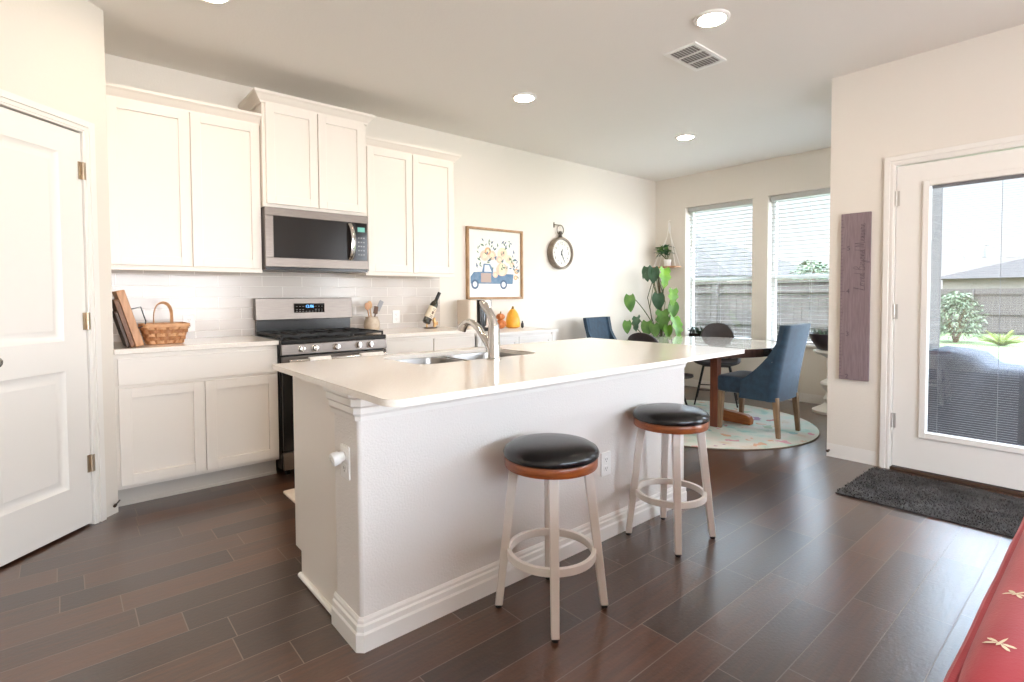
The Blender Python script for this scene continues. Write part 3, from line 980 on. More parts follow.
part('crown_moulding', b, trim_m, r, smooth=15)
b = MB().tube([(1.4895 - 0.004, -2.010, 0.012), (1.4895 - 0.004, -2.417, 0.012)], 0.0115, 12)
part('shoe_moulding', b, trim_m, r)

cen = (2.20, -2.20)
bowlL = rrect(1.865, 2.185, -2.385, -1.995, 0.07)
bowlR = rrect(2.225, 2.555, -2.385, -1.995, 0.07)
cut = rrect(1.865, 2.555, -2.385, -1.995, 0.07)
outer = rrect(1.412, 3.462, -2.987, -1.918, 0.055, n=8, corners=(0.2, 0.2, 1, 0.3))
solo('island_countertop', plate_mesh(outer, [cut], 0.893, 0.914), quartz_m, 'long pale stone countertop with rounded corner on the kitchen island', 'countertop', bev=0.003)
r = thing('kitchen_sink', 'stainless double bowl sink set into the island countertop', 'sink', (2.21, -2.19, 0.70))
for poly, rcx in ((bowlL, 2.025), (bowlR, 2.39)):
    cxm = sum(p[0] for p in poly) / len(poly); cym = sum(p[1] for p in poly) / len(poly)
    def sc(k, z):
        return [(cxm + (x - cxm) * k, cym + (y - cym) * k, z) for x, y in poly]
    b = MB()
    b.rings([sc(1.05, 0.8922), sc(0.999, 0.8922), sc(0.985, 0.88), sc(0.95, 0.74), sc(0.88, 0.72), sc(0.2, 0.712)], cap=False)
    b.rings([sc(0.2, 0.712), sc(0.19, 0.704), sc(0.02, 0.704)], cap=True)
    part('bowl', b, sink_m, r)
    part('drain', MB().lathe([(0.045, 0.7125), (0.045, 0.7145), (0.02, 0.7145), (0.018, 0.713), (0.002, 0.713)], (cxm, cym, 0), 20), chrome_m, r)
FX, FY = 2.210, -2.440
r = thing('kitchen_faucet', 'brushed nickel single lever faucet rising from the island beside the sink', 'faucet', (FX, FY, 0.9142))
b = MB().lathe([(0.034, 0.9143), (0.034, 0.922), (0.028, 0.926), (0.027, 0.99), (0.026, 1.04), (0.024, 1.065), (0.018, 1.083), (0.004, 1.09)], (FX, FY, 0), 28)
part('faucet_body', b, chrome_m, r)
sp = [(FX - 0.002, FY + 0.010, 0.945), (FX - 0.006, FY + 0.045, 0.995), (FX - 0.012, FY + 0.095, 1.050), (FX - 0.018, FY + 0.135, 1.076), (FX - 0.022, FY + 0.165, 1.079), (FX - 0.026, FY + 0.186, 1.068)]
part('spout', MB().tube(sp, [0.018, 0.018, 0.017, 0.016, 0.016, 0.017], 16), chrome_m, r)
part('spray_head', MB().tube([(FX - 0.0255, FY + 0.184, 1.070), (FX - 0.029, FY + 0.199, 1.056), (FX - 0.031, FY + 0.207, 1.040)], [0.0175, 0.022, 0.0235], 16), chrome_m, r)
hd = [(FX, FY, 1.065), (FX - 0.003, FY + 0.008, 1.10), (FX - 0.010, FY + 0.022, 1.130), (FX - 0.018, FY + 0.045, 1.158), (FX - 0.024, FY + 0.062, 1.176)]
part('lever_handle', MB().tube(hd, [0.022, 0.021, 0.019, 0.020, 0.012], 14, flat=(1.0, 0.85)), chrome_m, r)

def outlet(label, xf, group='wall outlets', usb=True):
    """local: x right, y up, z out"""
    r = thing('wall_outlet', label, 'outlet', xf.translation, group)
    b = MB()
    b.prism(rrect(-0.036, 0.036, -0.058, 0.058, 0.006), 0.0004, 0.006, xf=xf)
    part('cover_plate', b, plastic_w, r, bev=0.001)
    for yc in (-0.022, 0.022):
        b = MB().prism(rrect(-0.017, 0.017, yc - 0.015, yc + 0.015, 0.008), 0.006, 0.0072, xf=xf)
        q = part('socket', b, plastic_w, r)
        b = MB()
        for sx_ in (-0.006, 0.006):
            b.box(sx_ - 0.001, sx_ + 0.001, yc - 0.003, yc + 0.006, 0.0072, 0.0076, xf=xf)
        b.cyl((0, yc - 0.009, 0.0072), (0, yc - 0.009, 0.0076), 0.0024, n=8, xf=xf)
        part('slots', b, slot_m, q)
    return r
def frame_xf(o, right, upv):
    right = Vector(right); upv = Vector(upv); n = right.cross(upv)
    M_ = Matrix((right, upv, n)).transposed().to_4x4(); M_.translation = Vector(o)
    return M_
outlet('white outlet on the island end beside the bar wall, holding a round plug', frame_xf((IX0, -2.53, 0.625), (0, -1, 0), (0, 0, 1)))
outlet('white outlet on the bar wall behind the nearer stool', frame_xf((2.755, -2.63, 0.372), (1, 0, 0), (0, 0, 1)))
outlet('white outlet on the tiles just right of the woven basket', frame_xf((1.413, -0.010, 1.022), (1, 0, 0), (0, 0, 1)))
outlet('white outlet on the tiles between the utensil crock and the wine bottle', frame_xf((3.02, -0.010, 1.02), (1, 0, 0), (0, 0, 1)))
xf = frame_xf((IX0 - 0.0072, -2.525, 0.647), (0, -1, 0), (0, 0, 1))
b = MB().lathe([(0.016, 0.0006), (0.018, 0.004), (0.018, 0.012), (0.023, 0.018), (0.0245, 0.034), (0.022, 0.042), (0.010, 0.044), (0.009, 0.040), (0.002, 0.040)], n=24, xf=xf @ Matrix.Rotation(radians(12), 4, 'X'))
solo('plug_in_freshener', b, plastic_w, 'round white plug-in fitting sticking out of the island end outlet', 'plug')

# ------------------------------------------------------------------ bar stools
def stool():
    r = thing('bar_stool', 'white bar stool with round black seat, the nearer one standing left', 'bar stool', (0, 0, 0), 'backless bar stools at the island')
    b = MB().lathe([(0.172, 0.592), (0.181, 0.598), (0.183, 0.610), (0.176, 0.624), (0.155, 0.636), (0.115, 0.645), (0.06, 0.649), (0.002, 0.650)], n=48)
    part('seat_cushion', b, black_leather, r, world=False)
    b = MB().lathe([(0.165, 0.555), (0.176, 0.557), (0.178, 0.562), (0.178, 0.586), (0.175, 0.592), (0.165, 0.5925)], n=48)
    part('seat_ring', b, wood_orange, r, world=False)
    for k in range(4):
        a = pi / 4 + k * pi / 2
        u = Vector((cos(a), sin(a), 0)); v = Vector((-sin(a), cos(a), 0))
        b = MB()
        rings = []
        for z, rad, h in ((0.012, 0.203, 0.0145), (0.556, 0.140, 0.0185)):
            c = u * rad + Vector((0, 0, z))
            rings.append([c + u * h + v * h, c - u * h + v * h, c - u * h - v * h, c + u * h - v * h])
        b.rings(rings)
        lg = part('leg', b, white_paint, r, world=False, bev=0.003)
        c = u * 0.204
        part('rubber_foot', MB().cyl((c.x, c.y, 0.0003), (c.x, c.y, 0.012), 0.012, n=12), rubber_m, lg, world=False)
    ri, ro, z0, z1 = 0.154, 0.171, 0.206, 0.236
    n = 56
    rings = [[(rr * cos(t), rr * sin(t), z) for rr, z in ((ro, z0), (ro, z1), (ri, z1), (ri, z0))] for t in [2 * pi * i / n for i in range(n)]]
    part('foot_ring', MB().rings(rings, loop=True), white_paint, r, world=False, bev=0.002)
    return r
st = stool()
st.location = (2.145, -2.869, 0); st.rotation_euler = (0, 0, radians(4))
dup(st, (3.012, -2.83, 0), radians(-2), 'white bar stool with round black seat, the farther one near the dining area')

# ------------------------------------------------------------------ items on the left counter
def slab_xf(x, y, tilt, rotz=0, lift=0.0):
    return Matrix.Translation((x, y, 0.9143 + 0.26 * lift)) @ Matrix.Rotation(rotz, 4, 'Z') @ Matrix.Rotation(tilt, 4, 'Y')
# boards lean against the pantry wall: local x = thickness, y = width, z = height
TL = radians(-15)
def board(label, x, y0, y1, h, t, mt, tilt, handle=False, name='cutting_board'):
    r = thing(name, label, 'board', (x, (y0 + y1) / 2, 0.9143), 'boards leaning on the pantry wall')
    xf = slab_xf(x, 0, tilt, 0, t)
    b = MB()
    pr = rrect(y0, y1, 0.0, h, 0.012)
    b.rings([[xf @ Vector((-t, p[0], p[1] )) for p in pr], [xf @ Vector((0, p[0], p[1])) for p in pr]])
    part('board', b, mt, r, bev=0.002)
    if handle:
        ym = (y0 + y1) / 2
        z0, z1 = 0.095, 0.215
        pts = [xf @ Vector(p) for p in ((0, ym - 0.05, z0), (0.045, ym - 0.05, z0 + 0.006), (0.056, ym - 0.05, z0 + 0.03), (0.056, ym - 0.05, z1 - 0.0), (0.0, ym - 0.05, z1))]
        part('handle', MB().tube(pts, 0.0036, 8), dark_metal, r, label='thin black metal handle')
    return r
board('tan wooden serving tray with a black wire handle, front of the leaning boards', 1.098, -0.565, -0.23, 0.335, 0.040, wood_tan, TL, True, 'serving_tray')
board('brown wooden board leaning behind the tan tray', 1.054, -0.585, -0.26, 0.285, 0.022, mat('brown_board_wood', (132, 92, 66), 0.5, var=(6, (110, 74, 52)), stretch=(9, 9, 1.2)), TL, False)
board('dark brown board at the back of the leaning boards, next to the pantry wall', 1.029, -0.59, -0.30, 0.215, 0.014, mat('dark_board', (92, 70, 58), 0.5, var=(8, (70, 54, 46)), stretch=(6, 6, 1.2)), TL, False)

# woven basket
BXc, BYc = 1.224, -0.35
r = thing('woven_basket', 'woven wooden basket with arched handle on the left counter', 'basket', (BXc, BYc, 0.9144))
basket_m = mat('woven_splint', (184, 130, 84), 0.55, var=(30, (160, 106, 66)))
basket_l = mat('light_splint', (208, 160, 114), 0.5, var=(30, (190, 138, 92)))
def br(z):
    t = z / 0.118
    return 0.094 + 0.030 * t, 0.078 + 0.032 * t
b = MB()
b.rings([[(BXc + x, BYc + y, 0.9146) for x, y in rrect(-0.093, 0.093, -0.077, 0.077, 0.03)], [(BXc + x, BYc + y, 0.920) for x, y in rrect(-0.093, 0.093, -0.077, 0.077, 0.03)]], basket_m)
NS = 26
def perim(z, k, n, extra=0.0):
    hx, hy = br(z)
    pts = rrect(-hx - extra, hx + extra, -hy - extra, hy + extra, 0.035, n=5)
    # resample evenly
    L = [0]
    P2 = pts + [pts[0]]
    for i in range(len(pts)):
        L.append(L[-1] + math.dist(P2[i], P2[i + 1]))
    d = L[-1] * (k % n) / n
    for i in range(len(pts)):
        if L[i + 1] >= d:
            t = (d - L[i]) / max(1e-9, L[i + 1] - L[i])
            return P2[i][0] + (P2[i + 1][0] - P2[i][0]) * t, P2[i][1] + (P2[i + 1][1] - P2[i][1]) * t
for row in range(5):
    zc = 0.014 + row * 0.0215
    pts = []
    for k in range(NS * 4):
        wv = 0.0035 * sin(2 * pi * (k / 8.0) + (pi if row % 2 else 0))
        x, y = perim(zc, k, NS * 4, wv)
        pts.append((x, y))
    rings = []
    for (x, y) in pts:
        d = Vector((x, y)).normalized()
        rings.append([(BXc + x + d.x * o, BYc + y + d.y * o, 0.9144 + z) for o, z in ((0.0012, zc - 0.0092), (0.0012, zc + 0.0092), (-0.0012, zc + 0.0092), (-0.0012, zc - 0.0092))])
    b.rings(rings, basket_l if row % 2 == 0 else basket_m, loop=True)
for k in range(NS):
    x0, y0 = perim(0.0, k + 0.5, NS); x1, y1 = perim(0.115, k + 0.5, NS)
    d = Vector((x0, y0)).normalized(); tn = Vector((-d.y, d.x)) * 0.008
    b.rings([[(BXc + x + tn.x * s1 + d.x * o, BYc + y + tn.y * s1 + d.y * o, 0.9146 + z) for s1, o in ((-1, -0.001), (1, -0.001), (1, 0.001), (-1, 0.001))] for x, y, z in ((x0, y0, 0.002), (x1, y1, 0.115))], basket_m)
part('basket_body', b, None, r)
b = MB()
rings = []
for k in range(64):
    x, y = perim(0.112, k, 64, 0.003)
    d = Vector((x, y)).normalized()
    rings.append([(BXc + x + d.x * o, BYc + y + d.y * o, 0.9144 + z) for o, z in ((0.004, 0.104), (0.004, 0.126), (-0.006, 0.126), (-0.006, 0.104))])
b.rings(rings, loop=True)
part('rim', b, basket_l, r, bev=0.002)
rings = []
for k in range(25):
    a = pi * k / 24
    c = Vector((BXc - 0.010 + 0.062 * -cos(a) , BYc - 0.11 + 0.22 * k / 24, 1.045 + 0.128 * sin(a) ** 0.75))
    rings.append(c)
hb = MB()
rr_ = []
for k in range(25):
    a = pi * k / 24
    cx_ = BXc - 0.005 - 0.058 * cos(a); cy_ = BYc - 0.09 + 0.18 * k / 24
    cz_ = 0.975 if k in (0, 24) else 1.035 + 0.135 * sin(a) ** 0.6
    rr_.append([(cx_ - 0.0, cy_ - 0.012, cz_), (cx_, cy_ + 0.012, cz_), (cx_ + 0.004, cy_ + 0.012, cz_ - 0.003), (cx_ + 0.004, cy_ - 0.012, cz_ - 0.003)])
hb.tube([(q[0][0], (q[0][1] + q[1][1]) / 2, q[0][2]) for q in rr_], 0.010, 8, flat=(1.0, 0.35))
part('handle', hb, basket_l, r)

# ------------------------------------------------------------------ right counter
CRX, CRY = 2.715, -0.16
b = MB().lathe([(0.05, 0.9143), (0.062, 0.925), (0.068, 0.96), (0.062, 1.0), (0.052, 1.018), (0.054, 1.032), (0.049, 1.032), (0.047, 1.018), (0.056, 0.99), (0.056, 0.93), (0.002, 0.926)], (CRX, CRY, 0), 32)
solo('utensil_crock', b, mat('beige_stoneware', (206, 190, 170), 0.4, var=(30, (190, 170, 148)), bump=(40, 0.05, 0.001)), 'beige stoneware utensil crock standing right of the range', 'crock')
def spoon(label, p0, p1, bl, mt, blade, name='wooden_spoon'):
    r = thing(name, label, 'utensil', p0, 'utensils in the crock')
    p0, p1 = Vector(p0), Vector(p1)
    d = (p1 - p0).normalized()
    part('handle', MB().tube([p0, p1], 0.005, 8), mt, r)
    rt_ = Vector((1, 0, 0)); rt_ = (rt_ - d * d.x).normalized(); nn = d.cross(rt_)
    Mx = Matrix((rt_, nn, d)).transposed().to_4x4(); Mx.translation = p1 + d * bl * 0.45
    if blade == 'oval':
        part('bowl', MB().sq((0, 0, 0), (0.022, 0.005, bl * 0.55), (0.9, 0.9), (14, 20), xf=Mx), mt, r)
    else:
        part('blade', MB().prism(rrect(-0.019, 0.019, -0.003, 0.003, 0.0015), -bl * 0.5, bl * 0.55, xf=Mx), mt, r, bev=0.002)
spoon('wooden spoon standing in the crock, the leftmost utensil', (CRX - 0.01, CRY - 0.01, 0.93), (CRX - 0.035, CRY + 0.0, 1.095), 0.055, wood_tan, 'oval')
spoon('pale wooden spoon standing upright in the middle of the crock', (CRX + 0.01, CRY + 0.01, 0.93), (CRX - 0.004, CRY + 0.02, 1.105), 0.06, mat('pale_wood', (214, 176, 132), 0.5, var=(9, (196, 152, 108)), stretch=(9, 9, 1.2)), 'oval')
spoon('grey spatula leaning to the right in the crock', (CRX - 0.02, CRY + 0.0, 0.935), (CRX + 0.06, CRY + 0.01, 1.085), 0.09, mat('grey_silicone', (150, 150, 152), 0.5, bump=(30, 0.05, 0.001)), 'flat', 'spatula')
spoon('dark brown turner in the crock beside the grey spatula', (CRX, CRY - 0.02, 0.93), (CRX + 0.022, CRY - 0.022, 1.06), 0.06, mat('walnut', (104, 74, 52), 0.5, var=(9, (84, 58, 42)), stretch=(9, 9, 1.2)), 'flat', 'turner')

# wine bottle in its rest
A, B = Vector((3.215, -0.20, 0.962)), Vector((3.362, -0.20, 1.236))
d = (B - A).normalized()
rt_ = Vector((0, -1, 0)); nn = d.cross(rt_)
BX = Matrix((rt_, nn, d)).transposed().to_4x4(); BX.translation = A
r = thing('wine_bottle', 'dark wine bottle with cream label tilted in a rest on the counter', 'bottle', A)
LN = (B - A).length
part('bottle_glass', MB().lathe([(0.004, 0.012), (0.03, 0.0), (0.037, 0.006), (0.037, 0.175), (0.033, 0.198), (0.018, 0.222), (0.0145, 0.24), (0.0145, LN - 0.02), (0.0155, LN - 0.018), (0.0155, LN - 0.006), (0.002, LN - 0.005)], n=28, xf=BX), mat('dark_green_glass', (30, 30, 16), 0.08, coat=0.5, bump=(6, 0.01, 0.0003)), r)
lab = part('label', MB().lathe([(0.0372, 0.05), (0.0376, 0.052), (0.0376, 0.158), (0.0372, 0.16)], n=36, xf=BX, cap=False), mat('cream_label', (232, 220, 198), 0.7, var=(20, (222, 208, 184))), r)
b = MB()
for zz, w_ in ((0.14, 0.5), (0.128, 0.35), (0.075, 0.55), (0.066, 0.4), (0.058, 0.5)):
    b.grid(lambda u, v: BX @ Vector((0.0379 * cos((u - 0.5) * w_ * 1.6), 0.0379 * sin((u - 0.5) * w_ * 1.6), zz + v * 0.004)), 6, 1)
b.grid(lambda u, v: BX @ Vector((0.0379 * cos((u - 0.5) * 0.5), 0.0379 * sin((u - 0.5) * 0.5), 0.09 + v * 0.028)), 6, 1)
part('label_print', b, mat('brown_ink', (96, 70, 58), 0.7, bump=(30, 0.02, 0.0005)), lab)
part('capsule', MB().lathe([(0.0152, LN - 0.075), (0.0156, LN - 0.074), (0.016, LN - 0.003), (0.002, LN - 0.001)], n=20, xf=BX), mat('black_foil', (28, 24, 24), 0.4, bump=(30, 0.05, 0.001)), r)
r = thing('bottle_rest', 'small brass and dark metal bottle rest under the wine bottle', 'bottle holder', (3.26, -0.20, 0.9143))
b = MB().prism([(3.262 + 0.066 * cos(t * pi / 12), -0.20 + 0.045 * sin(t * pi / 12)) for t in range(24)], 0.9144, 0.922)
part('foot', b, mat('dark_bronze', (72, 56, 44), 0.4, 0.6, bump=(40, 0.1, 0.001)), r, bev=0.002)
b = MB()
b.tube([(3.225, -0.20, 0.922), (3.222, -0.20, 0.94), (3.228, -0.20, 0.953)], 0.007, 10)
b.tube([(3.30, -0.20, 0.922), (3.31, -0.20, 0.955), (3.295, -0.20, 0.985), (3.307, -0.20, 1.005)], [0.012, 0.016, 0.015, 0.009], 10)
b.tube([(3.31, -0.20, 0.955), (3.335, -0.20, 0.945), (3.332, -0.20, 0.972)], [0.008, 0.007, 0.006], 10)
part('figure', b, mat('warm_brass', (206, 166, 112), 0.35, 0.7, bump=(40, 0.1, 0.001)), r)

# ------------------------------------------------------------------ white console with appliances
r = thing('console_cabinet', 'white console cabinet standing under the framed truck picture', 'console', (4.03, -0.28, 0))
C0, C1, CF, CT = 3.49, 4.50, -0.575, 0.868
part('top', MB().box(C0, C1, CF - 0.02, -0.017, CT - 0.025, CT), trim_m, r, bev=0.003)
b = MB().box(C0 + 0.02, C1 - 0.02, CF + 0.02, -0.017, 0.10, CT - 0.0252)
part('carcass', b, trim_m, r, bev=0.002)
for a in (C0 + 0.02, C1 - 0.065):
    for y in (CF, -0.07):
        part('leg', MB().box(a, a + 0.045, y, y + 0.045, 0.0004, CT - 0.0253), trim_m, r, bev=0.002)
mid = (C0 + C1) / 2
for a, c in ((C0 + 0.07, mid - 0.004), (mid + 0.004, C1 - 0.07)):
    d_ = part('door', shaker(MB(), a, c, 0.13, CT - 0.05, CF + 0.002, t=0.017, rail=0.045), trim_m, r, bev=0.001)
    kxx = c - 0.03 if a < mid - 0.1 else a + 0.03
    kx = Matrix.Translation((kxx, CF + 0.002, 0.72)) @ Matrix.Rotation(pi / 2, 4, 'X')
    part('knob', MB().lathe([(0.006, 0), (0.006, 0.012), (0.014, 0.018), (0.014, 0.024), (0.002, 0.027)], n=16, xf=kx), hinge_m, d_)

KX, KY = 3.785, -0.25
r = thing('coffee_maker', 'black and silver pod coffee maker on the white console', 'coffee maker', (KX, KY, CT))
part('appliance_body', MB().prism(rrect(3.682, 3.735, KY - 0.13, KY + 0.12, 0.012), CT + 0.0004, 1.165), black_m, r, bev=0.004)
part('base', MB().prism(rrect(3.7355, 3.86, KY - 0.11, KY + 0.10, 0.03), CT + 0.0004, CT + 0.035), black_m, r, bev=0.004)
b = MB().prism(rrect(3.7355, 3.86, KY - 0.12, KY + 0.11, 0.05), 1.07, 1.17)
part('brew_head', b, mat('silver_plastic', (196, 190, 186), 0.3, 0.5, bump=(30, 0.05, 0.001)), r, bev=0.012, seg=3)
part('water_tank', MB().prism(rrect(3.575, 3.681, KY - 0.11, KY + 0.10, 0.03), CT + 0.0006, 1.165), mat('smoky_tank', (222, 208, 192), 0.25, trans=0.0, bump=(8, 0.01, 0.0004)), r, bev=0.006, label='pale water tank')
part('carafe', MB().lathe([(0.03, CT + 0.036), (0.048, CT + 0.05), (0.054, CT + 0.14), (0.040, CT + 0.19), (0.002, CT + 0.192)], (3.798, KY, 0), 24), mat('dark_carafe', (38, 40, 46), 0.1, coat=0.4, bump=(8, 0.01, 0.0004)), r)

r = thing('glass_gourd', 'larger mustard yellow gourd ornament on the white console', 'gourd', (4.28, -0.15, CT))
b = MB().lathe([(0.045, CT + 0.0005), (0.073, CT + 0.012), (0.079, CT + 0.05), (0.071, CT + 0.10), (0.056, CT + 0.15), (0.034, CT + 0.182), (0.018, CT + 0.197), (0.002, CT + 0.20)], (4.28, -0.15, 0), 32)
part('gourd_body', b, mat('mustard_glaze', (228, 158, 44), 0.35, var=(14, (240, 178, 60)), bump=(20, 0.05, 0.001)), r)
part('stem', MB().tube([(4.28, -0.15, CT + 0.195), (4.281, -0.15, CT + 0.212), (4.285, -0.15, CT + 0.222)], [0.016, 0.011, 0.012], 10), mat('olive_stem', (140, 110, 50), 0.6, bump=(30, 0.1, 0.001)), r)
b = MB().sq((4.35, -0.22, CT + 0.03), (0.016, 0.013, 0.030), (0.8, 0.9), (12, 16))
b.sq((4.35, -0.22, CT + 0.062), (0.008, 0.008, 0.014), (0.9, 0.9), (10, 12))
solo('black_figurine', b, mat('black_ceramic', (28, 26, 26), 0.3, bump=(20, 0.03, 0.001)), 'tiny black figurine at the right foot of the yellow gourd', 'figurine')
r = thing('pumpkin_ornament', 'small orange pumpkin stack ornament left of the yellow gourd', 'pumpkin ornament', (4.10, -0.17, CT))
pm_ = mat('orange_glaze', (216, 132, 70), 0.4, var=(24, (190, 104, 48)), bump=(30, 0.1, 0.001))
for k, (z, rr0, hh) in enumerate(((0.048, 0.056, 0.046), (0.122, 0.042, 0.034))):
    b = MB()
    n1, n2 = 48, 16
    rings = []
    for i in range(n2 + 1):
        a = -pi / 2 + pi * i / n2
        a = max(min(a, pi / 2 - 0.03), -pi / 2 + 0.03)
        rings.append([(4.10 + (rr0 * cos(a) * (1 + 0.07 * cos(8 * t))) * cos(t), -0.17 + (rr0 * cos(a) * (1 + 0.07 * cos(8 * t))) * sin(t), CT + 0.0005 + z + hh * sin(a)) for t in [2 * pi * j / n1 for j in range(n1)]])
    b.rings(rings)
    part('pumpkin', b, pm_, r)
part('stem', MB().tube([(4.10, -0.17, CT + 0.152), (4.102, -0.17, CT + 0.166), (4.107, -0.17, CT + 0.174)], [0.009, 0.006, 0.007], 8), MATS['olive_stem'], r)

# ------------------------------------------------------------------ framed picture (plain flower truck)
X0, X1, Z0, Z1 = 3.795, 4.528, 1.168, 1.892
r = thing('framed_picture', 'wood framed print of a blue flower truck on the white wall', 'picture', ((X0 + X1) / 2, 0, Z0))
b = MB()
fwid, fd = 0.022, 0.038
b.box(X0, X0 + fwid, -fd, -0.0006, Z0, Z1); b.box(X1 - fwid, X1, -fd, -0.0006, Z0, Z1)
b.box(X0 + fwid, X1 - fwid, -fd, -0.0006, Z0, Z0 + fwid); b.box(X0 + fwid, X1 - fwid, -fd, -0.0006, Z1 - fwid, Z1)
part('frame', b, mat('light_oak', (178, 142, 104), 0.5, var=(12, (156, 120, 84))), r, bev=0.002)
part('print', MB().box(X0 + fwid, X1 - fwid, -0.014, -0.0006, Z0 + fwid, Z1 - fwid), mat('paper_white', (240, 238, 230), 0.8, var=(20, (234, 232, 226))), r)
def flat(mb, poly, y, mt):
    """poly in picture coordinates 0..1"""
    wx, wz = X1 - X0 - 2 * fwid, Z1 - Z0 - 2 * fwid
    q = [(X0 + fwid + p[0] * wx, y, Z0 + fwid + p[1] * wz) for p in poly]
    mb.add(q, [tuple(range(len(q)))], mt)
def disc(cx, cy, rx, ry=None, n=18):
    ry = rx if ry is None else ry
    return [(cx + rx * cos(2 * pi * i / n), cy + ry * sin(2 * pi * i / n)) for i in range(n)]
cB = mat('print_blue', (98, 128, 158), 0.8, var=(18, (124, 150, 176)))
cBd = mat('print_navy', (92, 112, 138), 0.8, bump=(20, 0.02, 0.0005))
cP = mat('print_peach', (234, 194, 170), 0.8, var=(25, (242, 212, 192)))
cY = mat('print_cream', (240, 226, 186), 0.8, var=(25, (246, 234, 206)))
cG = mat('print_green', (88, 118, 102), 0.8, var=(25, (112, 140, 118)))
cT = mat('print_tan', (190, 170, 160), 0.8, bump=(20, 0.02, 0.0005))
cO = mat('print_orange', (228, 178, 140), 0.8, bump=(20, 0.02, 0.0005))
cW = mat('print_white', (226, 232, 238), 0.8, bump=(20, 0.02, 0.0005))
art = MB()
YA = -0.0145
flat(art, [(0.04, 0.2), (0.84, 0.2), (0.86, 0.35), (0.46, 0.36), (0.46, 0.42), (0.40, 0.50), (0.28, 0.50), (0.25, 0.38), (0.10, 0.37), (0.04, 0.30)], YA, cB)
flat(art, [(0.29, 0.38), (0.43, 0.38), (0.38, 0.48), (0.30, 0.48)], YA - 0.0003, cW)
flat(art, [(0.23, 0.22), (0.42, 0.22), (0.42, 0.36), (0.23, 0.36)], YA - 0.0003, cT)
for cx_ in (0.12, 0.66):
    flat(art, disc(cx_, 0.19, 0.068, 0.072), YA - 0.0004, cBd)
    flat(art, disc(cx_, 0.19, 0.040, 0.043), YA - 0.0006, cW)
flat(art, disc(0.63, 0.42, 0.115, 0.10), YA - 0.0003, cP)
flat(art, disc(0.63, 0.42, 0.06, 0.095), YA - 0.0005, cY)
rnd = random.Random(3)
for i, (fx_, fz_, rr0, mt_) in enumerate(((0.30, 0.62, 0.085, cP), (0.44, 0.63, 0.075, cP), (0.36, 0.69, 0.06, cO), (0.64, 0.66, 0.10, cY), (0.58, 0.57, 0.06, cP), (0.76, 0.58, 0.07, cY), (0.83, 0.50, 0.05, cP), (0.92, 0.40, 0.045, cO), (0.90, 0.30, 0.04, cO), (0.50, 0.34, 0.05, cP))):
    flat(art, disc(fx_, fz_, rr0, rr0 * 0.95), YA - 0.0007 - i * 1e-5, mt_)
    flat(art, disc(fx_, fz_, rr0 * 0.45), YA - 0.0010 - i * 1e-5, cY if mt_ is not cY else cP)
for i in range(70):
    fx_, fz_ = rnd.uniform(0.15, 0.98), rnd.uniform(0.42, 0.86)
    if fz_ > 0.72 and rnd.random() < 0.45: fx_ = rnd.choice((0.18, 0.26, 0.40, 0.45, 0.68, 0.74, 0.8)) + rnd.uniform(-0.03, 0.03)
    if fx_ > 0.85: fz_ -= 0.15
    a = rnd.uniform(0, pi)
    L_ = rnd.uniform(0.024, 0.045)
    flat(art, [(fx_ + L_ * cos(a), fz_ + L_ * sin(a)), (fx_ - L_ * 0.35 * sin(a), fz_ + L_ * 0.35 * cos(a)), (fx_ - L_ * cos(a), fz_ - L_ * sin(a)), (fx_ + L_ * 0.35 * sin(a), fz_ - L_ * 0.35 * cos(a))], YA - 0.0014 - i * 1e-5, cG if i % 3 else cBd)
prt = [c for c in r.children if c.name.startswith('print')][0]
part('artwork', art, None, prt, smooth=0)

# ------------------------------------------------------------------ pocket watch wall clock
KC = Vector((5.10, 0, 1.684)); KR = 0.182
r = thing('wall_clock', 'round pocket watch style wall clock hanging on the white wall', 'clock', (KC.x, 0, KC.z))
CXF = Matrix.Translation(KC) @ Matrix.Rotation(pi / 2, 4, 'X')
case_m = mat('aged_pewter', (150, 138, 124), 0.4, 0.7, var=(20, (120, 108, 98)))
part('case', MB().lathe([(KR - 0.004, 0.0006), (KR, 0.01), (KR, 0.065), (KR - 0.010, 0.08), (KR - 0.022, 0.08), (KR - 0.026, 0.060), (KR - 0.028, 0.05), (0.002, 0.05)], n=56, xf=CXF), case_m, r)
face = part('clock_face', MB().lathe([(KR - 0.0265, 0.0505), (KR - 0.0265, 0.052), (0.002, 0.0521)], n=56, xf=CXF), mat('clock_paper', (240, 238, 230), 0.7, var=(8, (230, 227, 218))), r)
b = MB()
for h in range(12):
    a = pi / 2 - (h % 12) * pi / 6
    txt = str(h if h else 12)
    text_mesh(txt, 0.044, CXF @ Matrix.Translation((0.112 * cos(a), 0.112 * sin(a), 0.0524)), b)
for h in range(60):
    a = 2 * pi * h / 60
    q = CXF @ Matrix.Rotation(a, 4, 'Z')
    b.box(0.136, 0.142, -0.0012, 0.0012, 0.052, 0.0528, xf=q)
part('numerals', b, mat('clock_ink', (70, 66, 64), 0.6, bump=(30, 0.02, 0.0005)), face, smooth=0)
for nm, ang, L_, w_ in (('hour_hand', 72, 0.062, 0.006), ('minute_hand', -65, 0.105, 0.0045)):
    q = CXF @ Matrix.Rotation(radians(ang), 4, 'Z')
    z_ = 0.055 if nm == 'hour_hand' else 0.058
    part(nm, MB().prism([(-0.025, -w_), (L_ * 0.6, -w_), (L_, 0), (L_ * 0.6, w_), (-0.025, w_)], z_, z_ + 0.0015, xf=q), mat('hand_ink', (46, 52, 62), 0.4, bump=(30, 0.02, 0.0005)), r)
